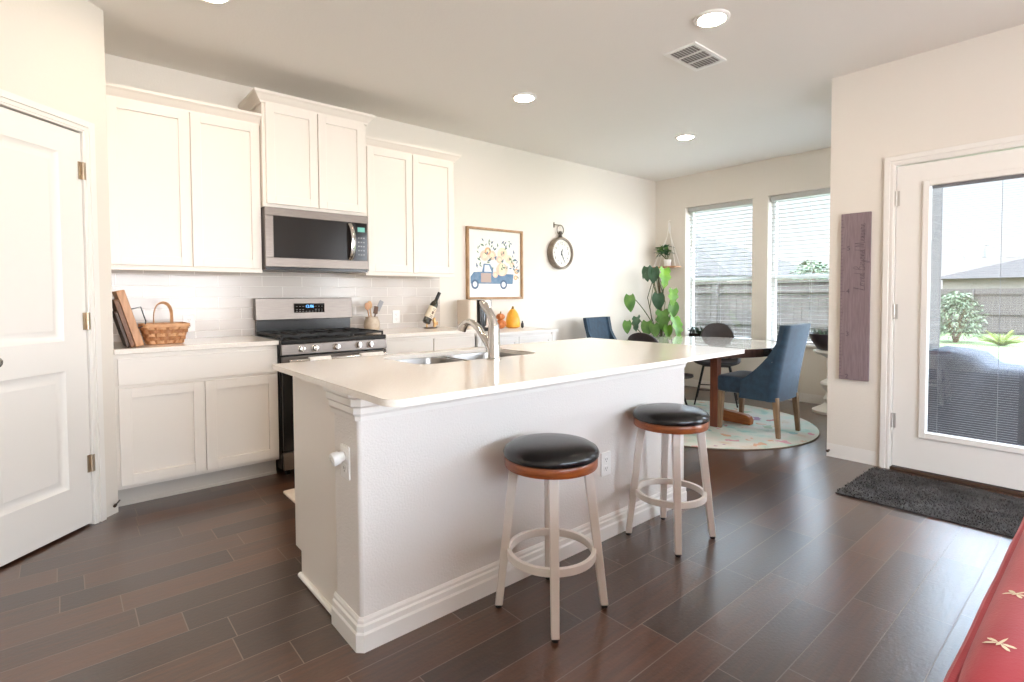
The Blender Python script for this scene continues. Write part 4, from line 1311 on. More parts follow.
part('crown', MB().cyl((0, KR - 0.002, 0.035), (0, KR + 0.045, 0.035), 0.026, 0.014, 16, xf=CXF).sq((0, KR + 0.05, 0.035), (0.02, 0.022, 0.02), (0.8, 0.8), (10, 16), xf=CXF), mat('dark_pewter', (88, 80, 74), 0.4, 0.7, bump=(40, 0.1, 0.001)), r)
part('bow_ring', MB().tube([(0.052 * cos(t * pi / 16), KR + 0.085 + 0.055 * sin(t * pi / 16), 0.035) for t in range(32)], 0.006, 8, xf=CXF, loop=True), case_m, r)
part('hook', MB().tube([(-0.07, KR + 0.142, 0.001), (-0.07, KR + 0.142, 0.03), (0.03, KR + 0.136, 0.036)], 0.004, 8, xf=CXF).cyl((-0.07, KR + 0.11, 0.004), (-0.07, KR + 0.17, 0.004), 0.007, n=8, xf=CXF), case_m, r)

# ------------------------------------------------------------------ growth chart sign
SY0, SY1, SZ0, SZ1 = -3.111, -2.928, 0.588, 1.772
r = thing('growth_chart', 'tall purple-grey wooden growth chart hanging on the right wall', 'growth chart', (XD, (SY0 + SY1) / 2, SZ0))
bd = part('board', MB().box(XD - 0.022, XD - 0.0006, SY0, SY1, SZ0, SZ1), mat('purple_grey_board', (140, 122, 126), 0.6, var=(9, (126, 108, 112)), stretch=(1, 12, 1)), r, bev=0.002)
ink = mat('dark_ink', (82, 68, 76), 0.6, bump=(30, 0.02, 0.0005))
SX = frame_xf((XD - 0.0222, SY1, 0), (0, -1, 0), (0, 0, 1))   # x from left edge of the board, y up, z out
b = MB()
z = 0.61
k = 0
while z < 1.765:
    ln = 0.03 if k % 12 == 0 else (0.022 if k % 6 == 0 else 0.013)
    b.box(0.0, ln, z - 0.0014, z + 0.0014, 0, 0.0006, xf=SX)
    z += 0.0254
    k += 1
part('ruler_marks', b, ink, bd, smooth=0)
b = MB()
for i, t in enumerate('2345'):
    text_mesh(t, 0.045, SX @ Matrix.Translation((0.050, 0.61 + i * 0.3048, 0.0005)), b)
part('numbers', b, ink, bd, smooth=0)
# handwriting: single-stroke letters, baseline along the board, reading upward
G = {
 'L': ([(0.05, 0.0), (0.15, 0.25), (0.35, 0.85), (0.42, 1.0), (0.33, 1.05), (0.27, 0.9), (0.2, 0.3), (0.08, 0.05), (0.2, 0.0), (0.45, 0.0), (0.6, 0.08)], 0.6),
 'o': ([(0, 0.08), (0.1, 0.25), (0.2, 0.42), (0.08, 0.38), (0.05, 0.15), (0.15, 0.02), (0.28, 0.12), (0.28, 0.32), (0.2, 0.42), (0.3, 0.38), (0.42, 0.36)], 0.42),
 'v': ([(0, 0.36), (0.08, 0.4), (0.14, 0.05), (0.2, 0.03), (0.3, 0.38), (0.42, 0.3)], 0.42),
 'e': ([(0, 0.1), (0.15, 0.2), (0.26, 0.32), (0.2, 0.42), (0.09, 0.3), (0.08, 0.12), (0.18, 0.02), (0.36, 0.12)], 0.36),
 'd': ([(0, 0.1), (0.25, 0.38), (0.12, 0.4), (0.05, 0.15), (0.15, 0.02), (0.27, 0.2), (0.42, 1.0), (0.3, 0.25), (0.33, 0.02), (0.45, 0.1)], 0.45),
 'B': ([(0.08, 0.0), (0.2, 0.5), (0.3, 1.0), (0.5, 1.05), (0.55, 0.8), (0.25, 0.55), (0.5, 0.5), (0.52, 0.2), (0.3, 0.0), (0.1, 0.06), (0.35, 0.0), (0.6, 0.1)], 0.66),
 'y': ([(0, 0.36), (0.07, 0.4), (0.1, 0.1), (0.18, 0.06), (0.3, 0.4), (0.22, -0.1), (0.08, -0.45), (0.02, -0.3), (0.2, 0.0), (0.42, 0.15)], 0.42),
 'n': ([(0, 0.1), (0.08, 0.4), (0.08, 0.02), (0.2, 0.4), (0.28, 0.36), (0.27, 0.05), (0.4, 0.1)], 0.4),
 'M': ([(0.0, 0.0), (0.12, 0.5), (0.2, 1.0), (0.28, 0.5), (0.32, 0.1), (0.45, 0.6), (0.55, 1.0), (0.56, 0.4), (0.6, 0.02), (0.75, 0.1)], 0.78),
 'a': ([(0, 0.1), (0.25, 0.36), (0.12, 0.4), (0.05, 0.15), (0.14, 0.02), (0.27, 0.36), (0.27, 0.05), (0.4, 0.1)], 0.4),
 's': ([(0, 0.1), (0.16, 0.42), (0.2, 0.2), (0.14, 0.02), (0.04, 0.06), (0.34, 0.12)], 0.34),
 'u': ([(0, 0.1), (0.08, 0.4), (0.08, 0.08), (0.16, 0.03), (0.28, 0.4), (0.27, 0.05), (0.4, 0.1)], 0.4),
 'r': ([(0, 0.1), (0.08, 0.45), (0.12, 0.38), (0.24, 0.38), (0.22, 0.08), (0.34, 0.1)], 0.34),
}
b = MB()
adv = 0.0
base_z, sc_ = 1.223, 0.064
tot = 0
for ch in 'Loved Beyond Measure':
    tot += 0.22 if ch == ' ' else G[ch][1]
kx_ = 0.47 / (tot * sc_)
for ch in 'Loved Beyond Measure':
    if ch == ' ':
        adv += 0.22; continue
    pts, w_ = G[ch]
    P3 = []
    for i in range(len(pts) - 1):
        p_, q_ = Vector(pts[i]), Vector(pts[i + 1])
        pm1 = Vector(pts[max(i - 1, 0)]); q1 = Vector(pts[min(i + 2, len(pts) - 1)])
        for t in (0, 0.33, 0.66):
            c_ = 0.5 * ((2 * p_) + (q_ - pm1) * t + (2 * pm1 - 5 * p_ + 4 * q_ - q1) * t * t + (3 * p_ - pm1 - 3 * q_ + q1) * t ** 3)
            P3.append(c_)
    P3.append(Vector(pts[-1]))
    b.tube([SX @ Vector((0.152 - p.y * sc_, base_z + (adv + p.x) * sc_ * kx_, 0.0006)) for p in P3], 0.0012, 5)
    adv += w_
part('handwriting', b, ink, bd)

# ------------------------------------------------------------------ ceiling fixtures
lens_m = mat('lamp_lens', (255, 244, 226), 0.5, emis=((255, 236, 212), CAN_STRENGTH))
def can(label, x, y, rest=None):
    r = thing('ceiling_light', label, 'ceiling light', (x, y, H), 'recessed ceiling lights')
    part('trim_ring', MB().lathe([(0.098, H - 0.0006), (0.098, H - 0.006), (0.092, H - 0.012), (0.078, H - 0.014), (0.074, H - 0.010), (0.0735, H - 0.0006)], (x, y, 0), 40), plastic_w, r)
    part('lens', MB().lathe([(0.073, H - 0.004), (0.073, H - 0.011), (0.002, H - 0.0112)], (x, y, 0), 32), lens_m, r)
    return r
c0 = can('recessed ceiling light nearest the air vent', 3.575, -2.72)
dup(c0, (3.55, -1.155, H), None, 'recessed ceiling light beyond the vent, above the sink side of the island')
dup(c0, (5.47, -1.398, H), None, 'recessed ceiling light above the dining table')
dup(c0, (1.36, -1.20, H), None, 'recessed ceiling light in front of the cabinet over the basket')
dup(c0, (1.36, -2.72, H), None, 'recessed ceiling light over the island near end, beside the pantry')
for x_, y_ in ((0.6, -5.2), (3.4, -5.2), (0.6, -7.0), (3.4, -7.0)):  # unseen ceiling lamps, added behind the camera as fill light
    dup(c0, (x_, y_, H), None, 'added recessed fill light in the unseen living area, %s %s' % ('left' if x_ < 2 else 'right', 'near' if y_ > -6 else 'far'))

r = thing('air_vent', 'white rectangular ceiling air vent with three grilles', 'air vent', (3.945, -2.40, H))
V0, V1, VY0, VY1 = 3.752, 4.142, -2.515, -2.288
b = MB()
zf0, zf1 = H - 0.010, H - 0.0006
b.box(V0, V1, VY0, VY0 + 0.024, zf0, zf1); b.box(V0, V1, VY1 - 0.024, VY1, zf0, zf1)
b.box(V0, V0 + 0.024, VY0 + 0.024, VY1 - 0.024, zf0, zf1); b.box(V1 - 0.024, V1, VY0 + 0.024, VY1 - 0.024, zf0, zf1)
for t in (1, 2):
    xx = V0 + 0.024 + (V1 - V0 - 0.048) * t / 3
    b.box(xx - 0.006, xx + 0.006, VY0 + 0.024, VY1 - 0.024, zf0 + 0.001, zf1)
part('frame', b, plastic_w, r, bev=0.001)
b = MB()
for t in range(3):
    xa = V0 + 0.024 + (V1 - V0 - 0.048) * t / 3 + 0.006
    xb = xa + (V1 - V0 - 0.048) / 3 - 0.012
    nsl = 9
    for k in range(nsl):
        yy = VY0 + 0.032 + k * (VY1 - VY0 - 0.06) / (nsl - 1)
        xf = Matrix.Translation((0, yy, H - 0.007)) @ Matrix.Rotation(radians(35), 4, 'X')
        b.box(xa, xb, -0.0075, 0.0075, -0.0006, 0.0006, xf=xf)
part('louvres', b, plastic_w, r, smooth=0)
part('duct_back', MB().box(V0 + 0.024, V1 - 0.024, VY0 + 0.024, VY1 - 0.024, H - 0.0013, H - 0.0006), mat('duct_grey', (150, 146, 142), 0.8, bump=(30, 0.02, 0.0005)), r)

# ------------------------------------------------------------------ dining area
rugc = (5.36, -1.65); RUGR = 0.985
M = mat('floral_rug', (204, 204, 196), 0.95, bump=(260, 0.4, 0.002))
n, l, bs = nodes_of(M)
t = n.new('ShaderNodeTexCoord')
nz = n.new('ShaderNodeTexNoise'); nz.inputs['Scale'].default_value = 4.5; nz.inputs['Detail'].default_value = 4
l.new(t.outputs['Object'], nz.inputs['Vector'])
r1 = n.new('ShaderNodeValToRGB'); r1.color_ramp.interpolation = 'EASE'
e = r1.color_ramp.elements
e[0].position = 0.30; e[0].color = lin((150, 190, 182))
e[1].position = 0.75; e[1].color = lin((204, 184, 158))
k_ = e.new(0.45); k_.color = lin((200, 208, 196))
k_ = e.new(0.58); k_.color = lin((212, 206, 196))
l.new(nz.outputs['Fac'], r1.inputs[0])
vo = n.new('ShaderNodeTexVoronoi'); vo.inputs['Scale'].default_value = 6.5
nz2 = n.new('ShaderNodeTexNoise'); nz2.inputs['Scale'].default_value = 9
l.new(t.outputs['Object'], nz2.inputs['Vector'])
vm = n.new('ShaderNodeMix'); vm.data_type = 'VECTOR'; vm.inputs[0].default_value = 0.18
l.new(t.outputs['Object'], vm.inputs[4]); l.new(nz2.outputs['Color'], vm.inputs[5])
l.new(vm.outputs[1], vo.inputs['Vector'])
r3 = n.new('ShaderNodeValToRGB'); r3.color_ramp.interpolation = 'CONSTANT'
e = r3.color_ramp.elements
e[0].position = 0; e[0].color = lin((196, 96, 104))
e[1].position = 0.8; e[1].color = lin((150, 90, 140))
for p_, c_ in ((0.2, (120, 168, 170)), (0.4, (212, 150, 110)), (0.55, (150, 176, 140)), (0.68, (206, 120, 140))):
    k_ = e.new(p_); k_.color = lin(c_)
l.new(vo.outputs['Color'], r3.inputs[0])
msk = math_node(n, l, 'LESS_THAN', vo.outputs['Distance'], 0.27)
mx = n.new('ShaderNodeMix'); mx.data_type = 'RGBA'
l.new(math_node(n, l, 'MULTIPLY', msk, 0.75), mx.inputs[0]); l.new(r1.outputs[0], mx.inputs[6]); l.new(r3.outputs[0], mx.inputs[7])
l.new(mx.outputs[2], bs.inputs['Base Color'])
r = thing('round_rug', 'round pastel floral rug under the dining table', 'rug', (rugc[0], rugc[1], 0))
part('pile', MB().lathe([(RUGR - 0.012, 0.0005), (RUGR - 0.010, 0.009), (RUGR - 0.016, 0.010), (0.002, 0.010)], (rugc[0], rugc[1], 0), 96), M, r)
part('edge_binding', MB().tube([(rugc[0] + (RUGR - 0.008) * cos(2 * pi * i / 96), rugc[1] + (RUGR - 0.008) * sin(2 * pi * i / 96), 0.0056) for i in range(96)], 0.005, 6, loop=True), mat('rug_binding', (128, 116, 100), 0.9, bump=(200, 0.3, 0.001)), r)

TXc, TYc, TZ, TR = 5.50, -1.55, 0.738, 0.72
r = thing('dining_table', 'round dining table with dark wood edge and posts, top painted pale as window glare', 'table', (TXc, TYc, 0.0105))
tt = mat('dark_table_top', (74, 54, 46), 0.08, var=(5, (60, 44, 38)), stretch=(1.5, 12, 1), coat=0.4)
part('tabletop', MB().lathe([(TR - 0.03, TZ - 0.08), (TR - 0.004, TZ - 0.075), (TR, TZ - 0.05), (TR, TZ - 0.006), (TR - 0.002, TZ - 0.003), (0.002, TZ - 0.003)], (TXc, TYc, 0), 72), tt, r)
part('table_surface', MB().lathe([(TR - 0.003, TZ - 0.0029), (TR - 0.004, TZ), (0.002, TZ)], (TXc, TYc, 0), 72), mat('tabletop_glare', (236, 232, 228), 0.08, var=(6, (228, 224, 220)), coat=0.5), r, label='glossy top surface painted pale as window glare')  # pale colour stands in for the bright window reflection on the tabletop
for x_, y_ in ((5.215, -1.87), (5.90, -1.495), (5.45, -1.05)):
    pe_ = [(x_ - 0.035, y_ - 0.035), (x_ + 0.035, y_ - 0.035), (x_ + 0.035, y_ + 0.035), (x_ - 0.035, y_ + 0.035)]
    part('leg', MB().prism(pe_, 0.0108, TZ - 0.0802), wood_red, r, bev=0.004)
fp = []
for k in range(9):
    a = pi / 2 * k / 8
    fp.append((-2.03 - 0.04 * sin(a), 0.085 - 0.03 * (1 - cos(a))))
foot = [(-2.07, 0.014), (-2.075, 0.05), (-2.06, 0.085), (-2.03, 0.10), (-1.80, 0.118), (-1.74, 0.120), (-1.72, 0.116), (-1.72, 0.014)]
b = MB()
b.rings([[(x_, p[0], p[1]) for p in foot] for x_ in (5.46, 5.53)])
part('foot', b, mat('honey_foot_wood', (172, 104, 56), 0.4, var=(6, (146, 84, 44)), stretch=(9, 1.2, 9)), r, bev=0.006)
# upholstered chairs: local frame, front = +y
def dining_chair():
    r = thing('dining_chair', 'blue upholstered dining chair seen from behind, in front of the table', 'chair', (0, 0, 0), 'blue upholstered dining chairs')
    b = MB().sq((0, 0.012, 0.405), (0.232, 0.27, 0.078), (0.28, 0.22), (22, 48))
    part('seat', b, blue_fab, r, world=False)
    def outline(z):
        t = (z - 0.305) / (0.935 - 0.305)
        hw = 0.252 - 0.012 * t + 0.018 * max(0, t - 0.3)
        yb = -0.252 - 0.105 * t ** 1.25
        # wing reach
        if z < 0.46:
            w_ = 0.30
        else:
            u = min(1, (z - 0.46) / 0.40)
            w_ = 0.062 + 0.238 * (1 - u) ** 1.9
        if z < 0.36:
            w_ = 0.30
        th = 0.05
        yf = yb + w_
        rad = 0.07
        out = []
        def arc(cx_, cy_, r_, a0, a1, n=7):
            return [(cx_ + r_ * cos(radians(a0 + (a1 - a0) * i / n)), cy_ + r_ * sin(radians(a0 + (a1 - a0) * i / n))) for i in range(n + 1)]
        bow = 0.012
        out += [(hw, yf), (hw + bow * 0.3, (yf + yb) / 2)]
        out += arc(hw - rad, yb + rad, rad, 0, -90)
        out += [(0, yb - bow)]
        out += arc(-hw + rad, yb + rad, rad, -90, -180)
        out += [(-hw - bow * 0.3, (yf + yb) / 2), (-hw, yf)]
        ri = rad - th
        yi = max(yb + th, yb + th)
        yfi = max(yf, yi + ri + 0.0005)
        out += [(-hw + th, yfi), (-hw + th, (yfi + yi + ri) / 2)]
        out += arc(-hw + th + ri, yi + ri, ri, 180, 270)
        out += [(0, yi - bow * 0.3)]
        out += arc(hw - th - ri, yi + ri, ri, 270, 360)
        out += [(hw - th, (yfi + yi + ri) / 2), (hw - th, yfi)]
        return [(x, y, z) for x, y in out]
    zs = [0.305, 0.312] + [0.33 + 0.6 * i / 24 for i in range(25)]
    rings = [outline(z) for z in zs]
    top = [(x * 0.985, y, 0.94) for x, y, z in rings[-1]]
    rings.append(top)
    b = MB().rings(rings)
    part('backrest', b, blue_fab, r, world=False, smooth=50)
    b = MB()
    hem = [p for p in outline(0.306)[:19]]
    b.tube([(x * 1.004, y, z) for x, y, z in hem], 0.005, 6)
    part('piping', b, blue_fab, [c for c in r.children if c.name.startswith('backrest')][0], world=False)
    for sx_ in (-1, 1):
        for fr_, (y0_, y1_) in ((1, (0.235, 0.245)), (0, (-0.235, -0.262))):
            b = MB()
            rings = []
            for z, y_, h, x_ in ((0.0004, y1_, 0.0155, 0.198 if fr_ else 0.197), (0.335, y0_, 0.023, 0.195)):
                rings.append([(sx_ * x_ - h, y_ - h, z), (sx_ * x_ + h, y_ - h, z), (sx_ * x_ + h, y_ + h, z), (sx_ * x_ - h, y_ + h, z)])
            b.rings(rings)
            part('leg', b, wood_grey, r, world=False, bev=0.003)
    return r
dc = dining_chair()
dc.location = (5.405, -2.165, 0.0105)
dup(dc, (5.45, -0.62, 0.0105), radians(188), 'blue upholstered dining chair facing the island from the far side of the table')

# bucket chairs
def bucket_chair():
    r = thing('bucket_chair', 'dark brown bucket chair at the window side of the table', 'chair', (0, 0, 0), 'dark bucket dining chairs')
    prof = [(0.245, 0.432), (0.20, 0.452), (0.10, 0.448), (-0.02, 0.440), (-0.10, 0.442), (-0.165, 0.466), (-0.20, 0.53), (-0.222, 0.61), (-0.240, 0.68), (-0.254, 0.75), (-0.264, 0.82), (-0.270, 0.868)]
    K = len(prof)
    def fn(u, v):
        v = 1 - (1 - v) ** 1.35
        f = v * (K - 1); i = min(int(f), K - 2); t = f - i
        y = prof[i][0] + (prof[i + 1][0] - prof[i][0]) * t
        z = prof[i][1] + (prof[i + 1][1] - prof[i][1]) * t
        s_ = (u - 0.5) * 2
        if v < 0.5:
            w_ = 0.238 * max(0.05, 1 - (max(0, 0.16 - v) / 0.16) ** 2.6) ** 0.5
        else:
            w_ = (0.238 - 0.045 * min(1, (v - 0.5) / 0.25)) * max(0.0006, 1 - max(0, (v - 0.5) / 0.5) ** 3.4) ** 0.5
        k_ = max(0, 1 - abs(v - 0.42) / 0.42)
        lift = 0.11 * k_ * abs(s_) ** 3 if v < 0.42 else 0.11 * max(0, 1 - (v - 0.42) / 0.25) * abs(s_) ** 3
        fwd = 0.13 * max(0, (v - 0.36)) / 0.64 * abs(s_ * w_ / 0.238) ** 2.2 * (1.5 - v)
        return (s_ * w_, y + fwd, z + lift)
    b = MB().grid(fn, 24, 60)
    part('shell', b, brown_leather, r, world=False, solid=0.024, smooth=70)
    tops = [(-0.13, 0.12), (0.13, 0.12), (-0.13, -0.10), (0.13, -0.10)]
    feet = [(-0.215, 0.225), (0.215, 0.225), (-0.215, -0.235), (0.215, -0.235)]
    for (a, c), (p, q) in zip(tops, feet):
        part('leg', MB().tube([(a, c, 0.425), (p, q, 0.0004)], [0.011, 0.008], 10), dark_metal, r, world=False)
    def at(i, z):
        t = 1 - z / 0.425
        return (tops[i][0] + (feet[i][0] - tops[i][0]) * t, tops[i][1] + (feet[i][1] - tops[i][1]) * t, z)
    b = MB()
    for i, j in ((0, 1), (1, 3), (3, 2), (2, 0)):
        b.tube([at(i, 0.16), at(j, 0.16)], 0.006, 8)
        b.tube([at(i, 0.415), at(j, 0.415)], 0.008, 8)
    part('stretcher', b, dark_metal, r, world=False)
    return r
bc = bucket_chair()
bc.location = (6.23, -1.33, 0.0105); bc.rotation_euler = (0, 0, radians(117))
dup(bc, (4.79, -1.56, 0.0105), radians(-90), 'dark brown bucket chair whose back peeks over the island countertop')

# ------------------------------------------------------------------ leaf helper and plants
def leaf_add(mb, c, size, az, droop, roll, mt, lobes=0, aspect=0.8, stem=0.0):
    """leaf with its base at c; az heading, droop downward angle"""
    nu, nv = 6, 9
    Mx = Matrix.Translation(c) @ Matrix.Rotation(az, 4, 'Z') @ Matrix.Rotation(droop, 4, 'Y') @ Matrix.Rotation(roll, 4, 'X')
    def fn(u, v):
        s_ = (u - 0.5) * 2
        w_ = aspect * 0.5 * (sin(pi * min(1, (v * 0.86 + 0.13))) ** 0.75) * (1 - 0.25 * v)
        if lobes:
            w_ *= 1 - 0.32 * (0.5 + 0.5 * cos(2 * pi * lobes * v)) * min(1, v * 3)
        x = v - 0.10 * abs(s_) ** 2 * (1 - v)
        return (x * size, s_ * w_ * size, -0.25 * size * v * v + 0.10 * size * abs(s_) * (1 - v * 0.5))
    mb.grid(fn, nu, nv * (2 if lobes else 1), mt, Mx)
leafA = mat('leaf_green', (78, 124, 58), 0.4, var=(10, (106, 152, 72)))
leafB = mat('leaf_dark', (54, 90, 66), 0.4, var=(10, (76, 112, 82)))
leafC = mat('leaf_bright', (128, 178, 58), 0.4, var=(10, (100, 152, 50)))
stem_m = mat('plant_stem', (110, 122, 78), 0.6, var=(14, (92, 92, 62)))
stake_m = mat('moss_stake', (104, 76, 52), 0.9, var=(30, (84, 66, 44)), bump=(60, 0.6, 0.01))
r = thing('potted_monstera', 'tall leafy green plant on a stake in the corner by the windows', 'plant', (6.62, -0.36, 0))
part('pot', MB().lathe([(0.12, 0.0005), (0.14, 0.01), (0.17, 0.28), (0.175, 0.30), (0.16, 0.30), (0.155, 0.27), (0.002, 0.265)], (6.62, -0.36, 0), 36), mat('grey_pot', (190, 184, 176), 0.6, bump=(30, 0.05, 0.001)), r)
part('stake', MB().tube([(6.62, -0.37, 0.26), (6.61, -0.37, 0.8), (6.595, -0.36, 1.2), (6.57, -0.34, 1.46)], [0.02, 0.016, 0.013, 0.009], 8), stake_m, r)
LV = [  # leaf base, size, heading deg, droop deg, roll deg, material, lobes
 ((6.46, -0.26, 1.56), 0.19, 205, 66, 18, leafB, 0), ((6.47, -0.34, 1.55), 0.20, 222, 74, -8, leafB, 0), ((6.50, -0.22, 1.54), 0.15, 170, 50, 24, leafB, 0),
 ((6.48, -0.49, 1.53), 0.25, 230, 66, -20, leafC, 3),
 ((6.26, -0.14, 1.20), 0.21, 205, 78, 14, leafA, 0), ((6.22, -0.13, 0.87), 0.16, 205, 66, 10, leafA, 0),
 ((6.48, -0.41, 1.22), 0.21, 218, 84, 6, leafB, 0), ((6.50, -0.60, 1.27), 0.21, 232, 74, -14, leafC, 3), ((6.50, -0.61, 1.10), 0.18, 226, 80, 0, leafA, 0),
 ((6.47, -0.63, 0.93), 0.31, 240, 44, -26, leafC, 4), ((6.48, -0.46, 1.00), 0.26, 232, 66, 6, leafA, 3),
 ((6.38, -0.16, 0.92), 0.20, 200, 52, 24, leafB, 3), ((6.44, -0.27, 0.86), 0.20, 212, 58, 0, leafA, 0), ((6.46, -0.36, 0.83), 0.18, 226, 50, 12, leafA, 0), ((6.48, -0.54, 0.82), 0.16, 232, 66, -6, leafC, 0)]
b = MB(); bst = MB()
for c, s_, az, dr_, ro, mt_, lb in LV:
    leaf_add(b, Vector(c), s_, radians(az), radians(dr_), radians(ro), mt_, lb, 0.85)
    z0_ = max(0.35, c[2] - 0.55)
    mid_ = Vector(((c[0] + 6.6) / 2 + 0.02, (c[1] * 0.75 - 0.36 * 0.25), (z0_ + c[2]) / 2 + 0.16))
    pts = []
    s0 = Vector((6.61, -0.36, z0_))
    for k in range(9):
        t_ = k / 8
        pts.append(s0 * (1 - t_) ** 2 + mid_ * 2 * t_ * (1 - t_) + Vector(c) * t_ * t_)
    bst.tube(pts, 0.006, 6)
for k in range(6):
    a0 = random.Random(k).uniform(-0.18, 0.14)
    bst.tube([(6.58, -0.36, 0.40 + 0.1 * k), (6.52, -0.36 + a0 * 0.6, 0.75 + 0.08 * k), (6.50, -0.36 + a0, 1.05 + 0.06 * k), (6.51, -0.35 + a0 * 0.4, 1.32 + 0.03 * k), (6.55, -0.34, 1.45)], 0.0045, 6)
part('leaves', b, None, r, smooth=80)
part('stems', bst, stem_m, r)

r = thing('hanging_shelf', 'small wooden shelf hung on white ropes between the corner and the window', 'shelf', (6.93, -0.23, 1.58))
part('shelf_board', MB().box(6.86, 6.995, -0.415, -0.055, 1.565, 1.583), wood_tan, r, bev=0.002)
hook_p = (6.985, -0.235, 2.17)
b = MB()
for y_ in (-0.40, -0.07):
    for x_ in (6.87, 6.985):
        b.tube([(x_, y_, 1.56), (x_, y_, 1.584), (6.975, -0.235 + (y_ + 0.235) * 0.18, 1.98), hook_p], 0.005, 6)
part('rope', b, mat('white_rope', (240, 236, 230), 0.9, bump=(200, 0.5, 0.002)), r)
b = MB()
b.tube([(7.006, -0.235, 2.20), (6.975, -0.235, 2.20), (6.965, -0.235, 2.18), (6.975, -0.235, 2.165), (6.99, -0.235, 2.172)], 0.004, 8)
b.tube([(6.98, -0.235, 2.165), (6.978, -0.24, 2.10), (6.978, -0.25, 2.03)], [0.012, 0.016, 0.010], 8)
part('hook', b, plastic_w, r)
r = thing('small_potted_plant', 'small round-leaved plant in a white pot on the hanging shelf', 'plant', (6.92, -0.23, 1.5835))
part('pot', MB().lathe([(0.038, 1.5836), (0.042, 1.59), (0.052, 1.675), (0.046, 1.675), (0.044, 1.665), (0.002, 1.662)], (6.92, -0.25, 0), 28), plastic_w, r)
b = MB(); rnd = random.Random(5)
for i in range(46):
    a = rnd.uniform(0, 2 * pi); e_ = rnd.uniform(0.1, 1.45)
    rad = rnd.uniform(0.06, 0.125)
    c = Vector((6.90 + rad * 0.8 * cos(a) * cos(e_), -0.22 + rad * sin(a) * cos(e_), 1.75 + rad * 1.15 * sin(e_) - 0.03))
    leaf_add(b, c, rnd.uniform(0.05, 0.075), a, rnd.uniform(-0.9, 0.7), rnd.uniform(-0.5, 0.5), leafB if i % 3 else leafA, 0, 0.9)
part('leaves', b, None, r, smooth=80)
b = MB()
for i in range(9):
    a = 2 * pi * i / 9
    b.tube([(6.92, -0.25, 1.66), (6.91 + 0.03 * cos(a), -0.235 + 0.04 * sin(a), 1.72), (6.90 + 0.06 * cos(a), -0.22 + 0.08 * sin(a), 1.77)], 0.003, 5)
part('stems', b, stem_m, r)

# pedestal with dark bowl of succulents, right of the nook
PXc, PYc = 6.66, -2.34
prof = [(0.175, 0.0005), (0.175, 0.025), (0.13, 0.05), (0.09, 0.07), (0.06, 0.10), (0.075, 0.14), (0.06, 0.17), (0.05, 0.20), (0.085, 0.25), (0.105, 0.29), (0.10, 0.31), (0.05, 0.34), (0.042, 0.42), (0.055, 0.52), (0.05, 0.55), (0.08, 0.575), (0.15, 0.60), (0.17, 0.615), (0.17, 0.632), (0.002, 0.632)]
solo('pedestal_stand', MB().lathe(prof, (PXc, PYc, 0), 40), mat('white_turned_wood', (232, 228, 220), 0.5, bump=(20, 0.05, 0.002)), 'white turned pedestal stand beside the right dining window', 'pedestal')
r = thing('succulent_bowl', 'dark bowl of succulents standing on the white pedestal', 'plant', (PXc, PYc, 0.633))
part('bowl', MB().lathe([(0.10, 0.6335), (0.135, 0.645), (0.19, 0.73), (0.215, 0.80), (0.205, 0.805), (0.18, 0.77), (0.002, 0.765)], (PXc, PYc, 0), 40), mat('plum_black_bowl', (44, 34, 40), 0.35, bump=(20, 0.04, 0.001)), r)
b = MB(); rnd = random.Random(9)
for i in range(26):
    a = rnd.uniform(0, 2 * pi); q = rnd.uniform(0, 0.15)
    c = Vector((PXc + q * cos(a), PYc + q * sin(a), 0.77))
    for k in range(5):
        leaf_add(b, c, rnd.uniform(0.05, 0.095), rnd.uniform(0, 6.28), -rnd.uniform(0.7, 1.4), 0, leafB if i % 2 else mat('succulent_grey', (84, 98, 96), 0.5, var=(12, (104, 116, 110))), 0, 0.35)
part('succulents', b, None, r, smooth=80)

# dark wire basket on the left window sill
r = thing('wire_planter', 'dark wire planter basket on the left window sill', 'planter', (6.955, -0.665, 0.6395))
b = MB()
y0_, y1_, x0_, x1_ = -0.80, -0.53, 6.972, 7.028
for z in (0.643, 0.69, 0.735):
    b.tube([(x0_, y0_, z), (x1_, y0_, z), (x1_, y1_, z), (x0_, y1_, z)], 0.0035, 6, loop=True)
for k in range(10):
    y_ = y0_ + (y1_ - y0_) * k / 9
    for x_ in (x0_, x1_):
        b.tube([(x_, y_, 0.641), (x_, y_, 0.737)], 0.0025, 6)
b.tube([(x0_, y0_, 0.735), (7.0, y0_ - 0.02, 0.765), (x1_, y0_, 0.735)], 0.003, 6)
b.tube([(x0_, y1_, 0.735), (7.0, y1_ + 0.02, 0.765), (x1_, y1_, 0.735)], 0.003, 6)
part('wire_basket', b, dark_metal, r)
b = MB(); rnd = random.Random(11)
b.box(x0_ + 0.006, x1_ - 0.006, y0_ + 0.01, y1_ - 0.01, 0.642, 0.70, mat('dark_soil', (52, 42, 38), 0.9, bump=(60, 0.5, 0.004)))
part('liner', b, None, r)
b = MB()
for i in range(22):
    c = Vector((rnd.uniform(6.98, 7.02), rnd.uniform(y0_ + 0.03, y1_ - 0.03), 0.70))
    leaf_add(b, c, rnd.uniform(0.06, 0.12), rnd.uniform(0, 6.28), -rnd.uniform(0.8, 1.4), 0, MATS['succulent_grey'] if i % 2 else leafB, 0, 0.3)
part('leaves', b, None, r, smooth=80)

